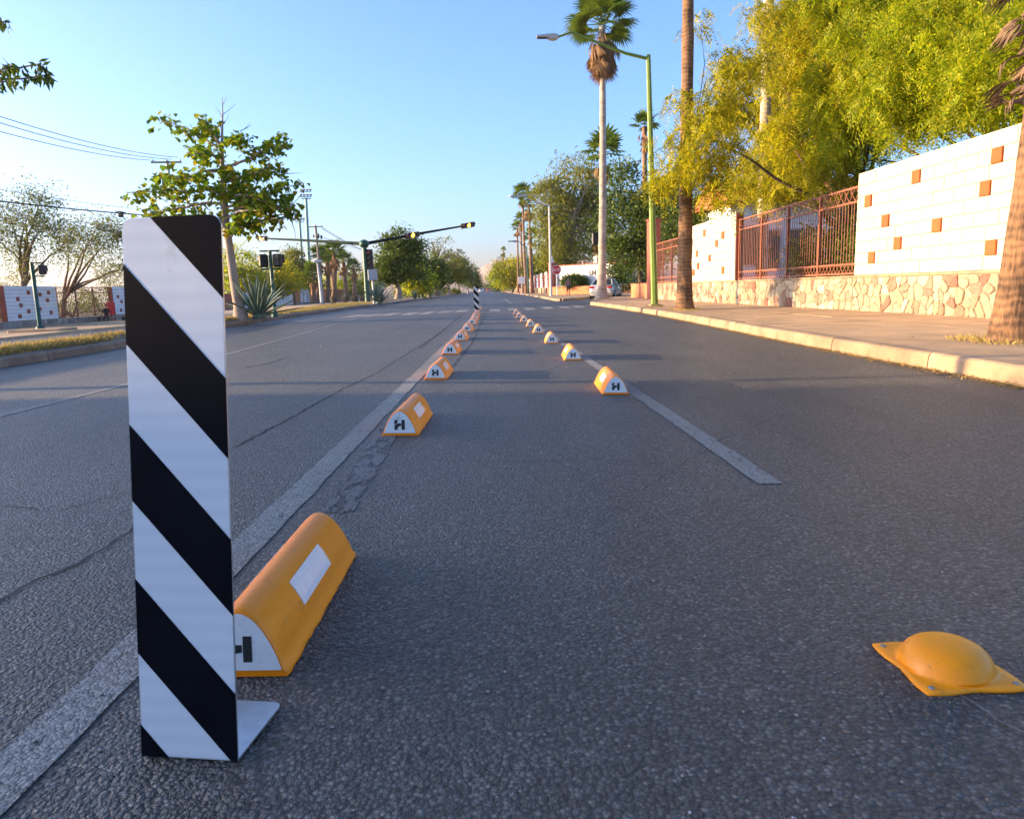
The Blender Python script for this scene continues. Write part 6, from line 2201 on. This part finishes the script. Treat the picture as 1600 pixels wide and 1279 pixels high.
# ------------------------------------------------------------------ people
def person(label, loc, rz, shirt, trousers, skin, hair, pack=None, seated=False, h=1.66):
    """one continuous skinned body, clothes by region, hair and rucksack as children"""
    J = [  # name, parent, position, radius
        ('pelvis', None, (0, 0, 0.95), 0.13), ('waist', 0, (0, 0.01, 1.08), 0.115), ('chest', 1, (0, 0.01, 1.26), 0.135), ('collar', 2, (0, 0.0, 1.40), 0.085),
        ('neck', 3, (0, -0.01, 1.47), 0.05), ('jaw', 4, (0, -0.035, 1.54), 0.066), ('head', 5, (0, -0.02, 1.62), 0.083), ('crown', 6, (0, -0.01, 1.69), 0.062),
        ('shoulder', 3, (0.17, 0.0, 1.385), 0.06), ('elbow', 8, (0.235, 0.02, 1.12), 0.043), ('wrist', 9, (0.20, -0.13, 0.98), 0.03), ('hand', 10, (0.18, -0.2, 0.95), 0.03),
        ('shoulder2', 3, (-0.17, 0.0, 1.385), 0.06), ('elbow2', 12, (-0.26, 0.03, 1.12), 0.043), ('wrist2', 13, (-0.30, -0.04, 0.9), 0.03), ('hand2', 14, (-0.31, -0.08, 0.83), 0.03),
        ('hip', 0, (0.09, 0, 0.86), 0.098), ('knee', 16, (0.1, -0.09, 0.49), 0.062), ('ankle', 17, (0.1, -0.06, 0.09), 0.042), ('toe', 18, (0.11, -0.2, 0.035), 0.035),
        ('hip2', 0, (-0.09, 0, 0.86), 0.098), ('knee2', 20, (-0.1, 0.0, 0.49), 0.062), ('ankle2', 21, (-0.1, 0.16, 0.1), 0.042), ('toe2', 22, (-0.11, 0.03, 0.035), 0.035)]
    if seated:
        mv = {17: (0.11, -0.42, 0.9), 18: (0.11, -0.44, 0.5), 19: (0.11, -0.58, 0.46), 21: (-0.11, -0.42, 0.9), 22: (-0.11, -0.44, 0.5), 23: (-0.11, -0.58, 0.46)}
        J = [(n_, p_, mv.get(i, q), r_) for i, (n_, p_, q, r_) in enumerate(J)]
    me = bpy.data.meshes.new('body')
    k = h / 1.74
    me.from_pydata([tuple(c * k for c in j[2]) for j in J], [(i, j[1]) for i, j in enumerate(J) if j[1] is not None], [])
    o = bpy.data.objects.new('tmp', me)
    COL.objects.link(o)
    sk = o.modifiers.new('s', 'SKIN')
    for i, j in enumerate(J):
        me.skin_vertices[0].data[i].radius = (j[3] * k, j[3] * k * (0.75 if i in (0, 1, 2, 3) else 1))
        me.skin_vertices[0].data[i].use_root = (i == 0)
    sub = o.modifiers.new('u', 'SUBSURF')
    sub.levels = sub.render_levels = 2
    dg = bpy.context.evaluated_depsgraph_get()
    nm = bpy.data.meshes.new_from_object(o.evaluated_get(dg))
    bpy.data.objects.remove(o)
    nm.name = 'body'
    nm.materials.clear()
    for m_ in (skin, shirt, trousers, M['cable']):
        nm.materials.append(m_)
    idx = []
    for p in nm.polygons:
        c = p.center / k
        lo = 0.45 if seated else 0
        if c.z > 1.425:
            m_ = 0
        elif c.z - lo < 0.085:
            m_ = 3
        elif abs(c.x) > 0.165 and c.z < 1.16 and not (c.z < 0.8):
            m_ = 0
        elif c.z < 0.985:
            m_ = 2 if abs(c.x) < 0.2 else 0
        else:
            m_ = 1
        idx.append(m_)
    nm.polygons.foreach_set('material_index', idx)
    nm.polygons.foreach_set('use_smooth', [True] * len(idx))
    t = thing('person', label, 'person', loc, rz)
    link('body', nm, t)
    hb_ = MB()
    hb_.lathe([(0.0, 0.1), (0.06, 0.085), (0.088, 0.04), (0.093, -0.02), (0.085, -0.08), (0.07, -0.1)], 14)
    hb_.build('hair', hair, t, (0, 0.018 * k, 1.645 * k))
    fm = MB()
    for sx in (-1, 1):
        fm.lathe([(0.0, -0.008), (0.009, 0), (0.0, 0.008)], 6, (sx * 0.03, -0.098, 1.625))
    fm.build('eyes', M['logo'], t, None).scale = (k, k, k)
    MB().tube([(0, -0.095, 1.63), (0, -0.122, 1.59), (0, -0.1, 1.58)], [0.008, 0.014, 0.01], 6).build('nose', skin, t).scale = (k, k, k)
    if pack is not None:
        b_ = MB().box((0, 0.2, 1.22), (0.3, 0.17, 0.42), bev=0.05).build('rucksack', pack, t)
        for sx in (-1, 1):
            MB().tube([(sx * 0.1, 0.12, 1.4), (sx * 0.11, 0.0, 1.445), (sx * 0.11, -0.115, 1.33), (sx * 0.12, -0.1, 1.15), (sx * 0.14, 0.12, 1.06)], 0.018, 5).build('strap', pack, b_)
    return t


skin_m = plain('warm skin', (0.42, 0.24, 0.16), 0.6, 0.05)
skin_d = plain('brown skin', (0.3, 0.16, 0.1), 0.6, 0.05)
hair_m = plain('dark hair', (0.02, 0.014, 0.01), 0.6, 0.3)
pp = onY(888, 462, 70)
person('person in a muted pink top and dark jeans walking on the far corner', (pp.x, 70, PZ), R(8), plain('muted pink shirt', (0.36, 0.2, 0.19), 0.85, 0.15, 20), plain('dark jeans', (0.03, 0.035, 0.05), 0.8, 0.2, 20), skin_m, hair_m, plain('dark rucksack', (0.05, 0.04, 0.045), 0.8, 0.2))
ps = onY(162, 492, 47)
t = thing('bench', 'dark bench behind the rusty bay under a dark shirted figure', 'bench', (ps.x, 47.2, ps.z - 0.55))
bs = ps.z - 0.55
MB().box((0.3, 0.1, 0.43), (1.8, 0.45, 0.06), bev=0.01).build('seat', M['wood_pole'], t)
for xx in (-0.5, 1.1):
    MB().box((xx, 0.1, 0.2), (0.08, 0.4, 0.4)).build('leg', M['black_metal'], t)
person('person in a dark shirt sitting behind the rusty iron bay across the road', (ps.x, 47.3, bs - 0.42), R(20), plain('black shirt', (0.015, 0.015, 0.018), 0.8, 0.2), plain('red brown trousers', (0.12, 0.04, 0.04), 0.8, 0.2), skin_d, hair_m, None, True)
pr_ = onY(171, 488, 48.5)
t = thing('red_car_seat', 'red high backed chair beside the seated person behind the rusty bay', 'chair', (pr_.x, 48.5, pr_.z - 0.6))
rd = plain('red plastic', (0.45, 0.03, 0.03), 0.5, 0.1)
MB().box((0, 0, 0.45), (0.55, 0.5, 0.06), bev=0.02).build('seat', rd, t)
MB().box((0, 0.25, 0.85), (0.55, 0.06, 0.8), bev=0.02).build('backrest', rd, t)
for sx in (-0.23, 0.23):
    for sy in (-0.2, 0.2):
        MB().box((sx, sy, 0.21), (0.05, 0.05, 0.42)).build('leg', rd, t)
t.name = 'red_chair'

# ------------------------------------------------------------------ air
hm_, ht_, hbsdf, hout = newmat('thin evening haze')
ht_.nodes.remove(hbsdf)
vol = ht_.nodes.new('ShaderNodeVolumePrincipled')
vol.inputs['Color'].default_value = (0.95, 0.9, 0.88, 1)
vol.inputs['Density'].default_value = 0.00013
vol.inputs['Anisotropy'].default_value = 0.2
ht_.links.new(vol.outputs[0], hout.inputs['Volume'])
HAZE = True
if HAZE:
    stuff(MB().box((0, 1500, 64), (6400, 9200 - 2 * 60 + 0, 132)).build('haze', hm_))
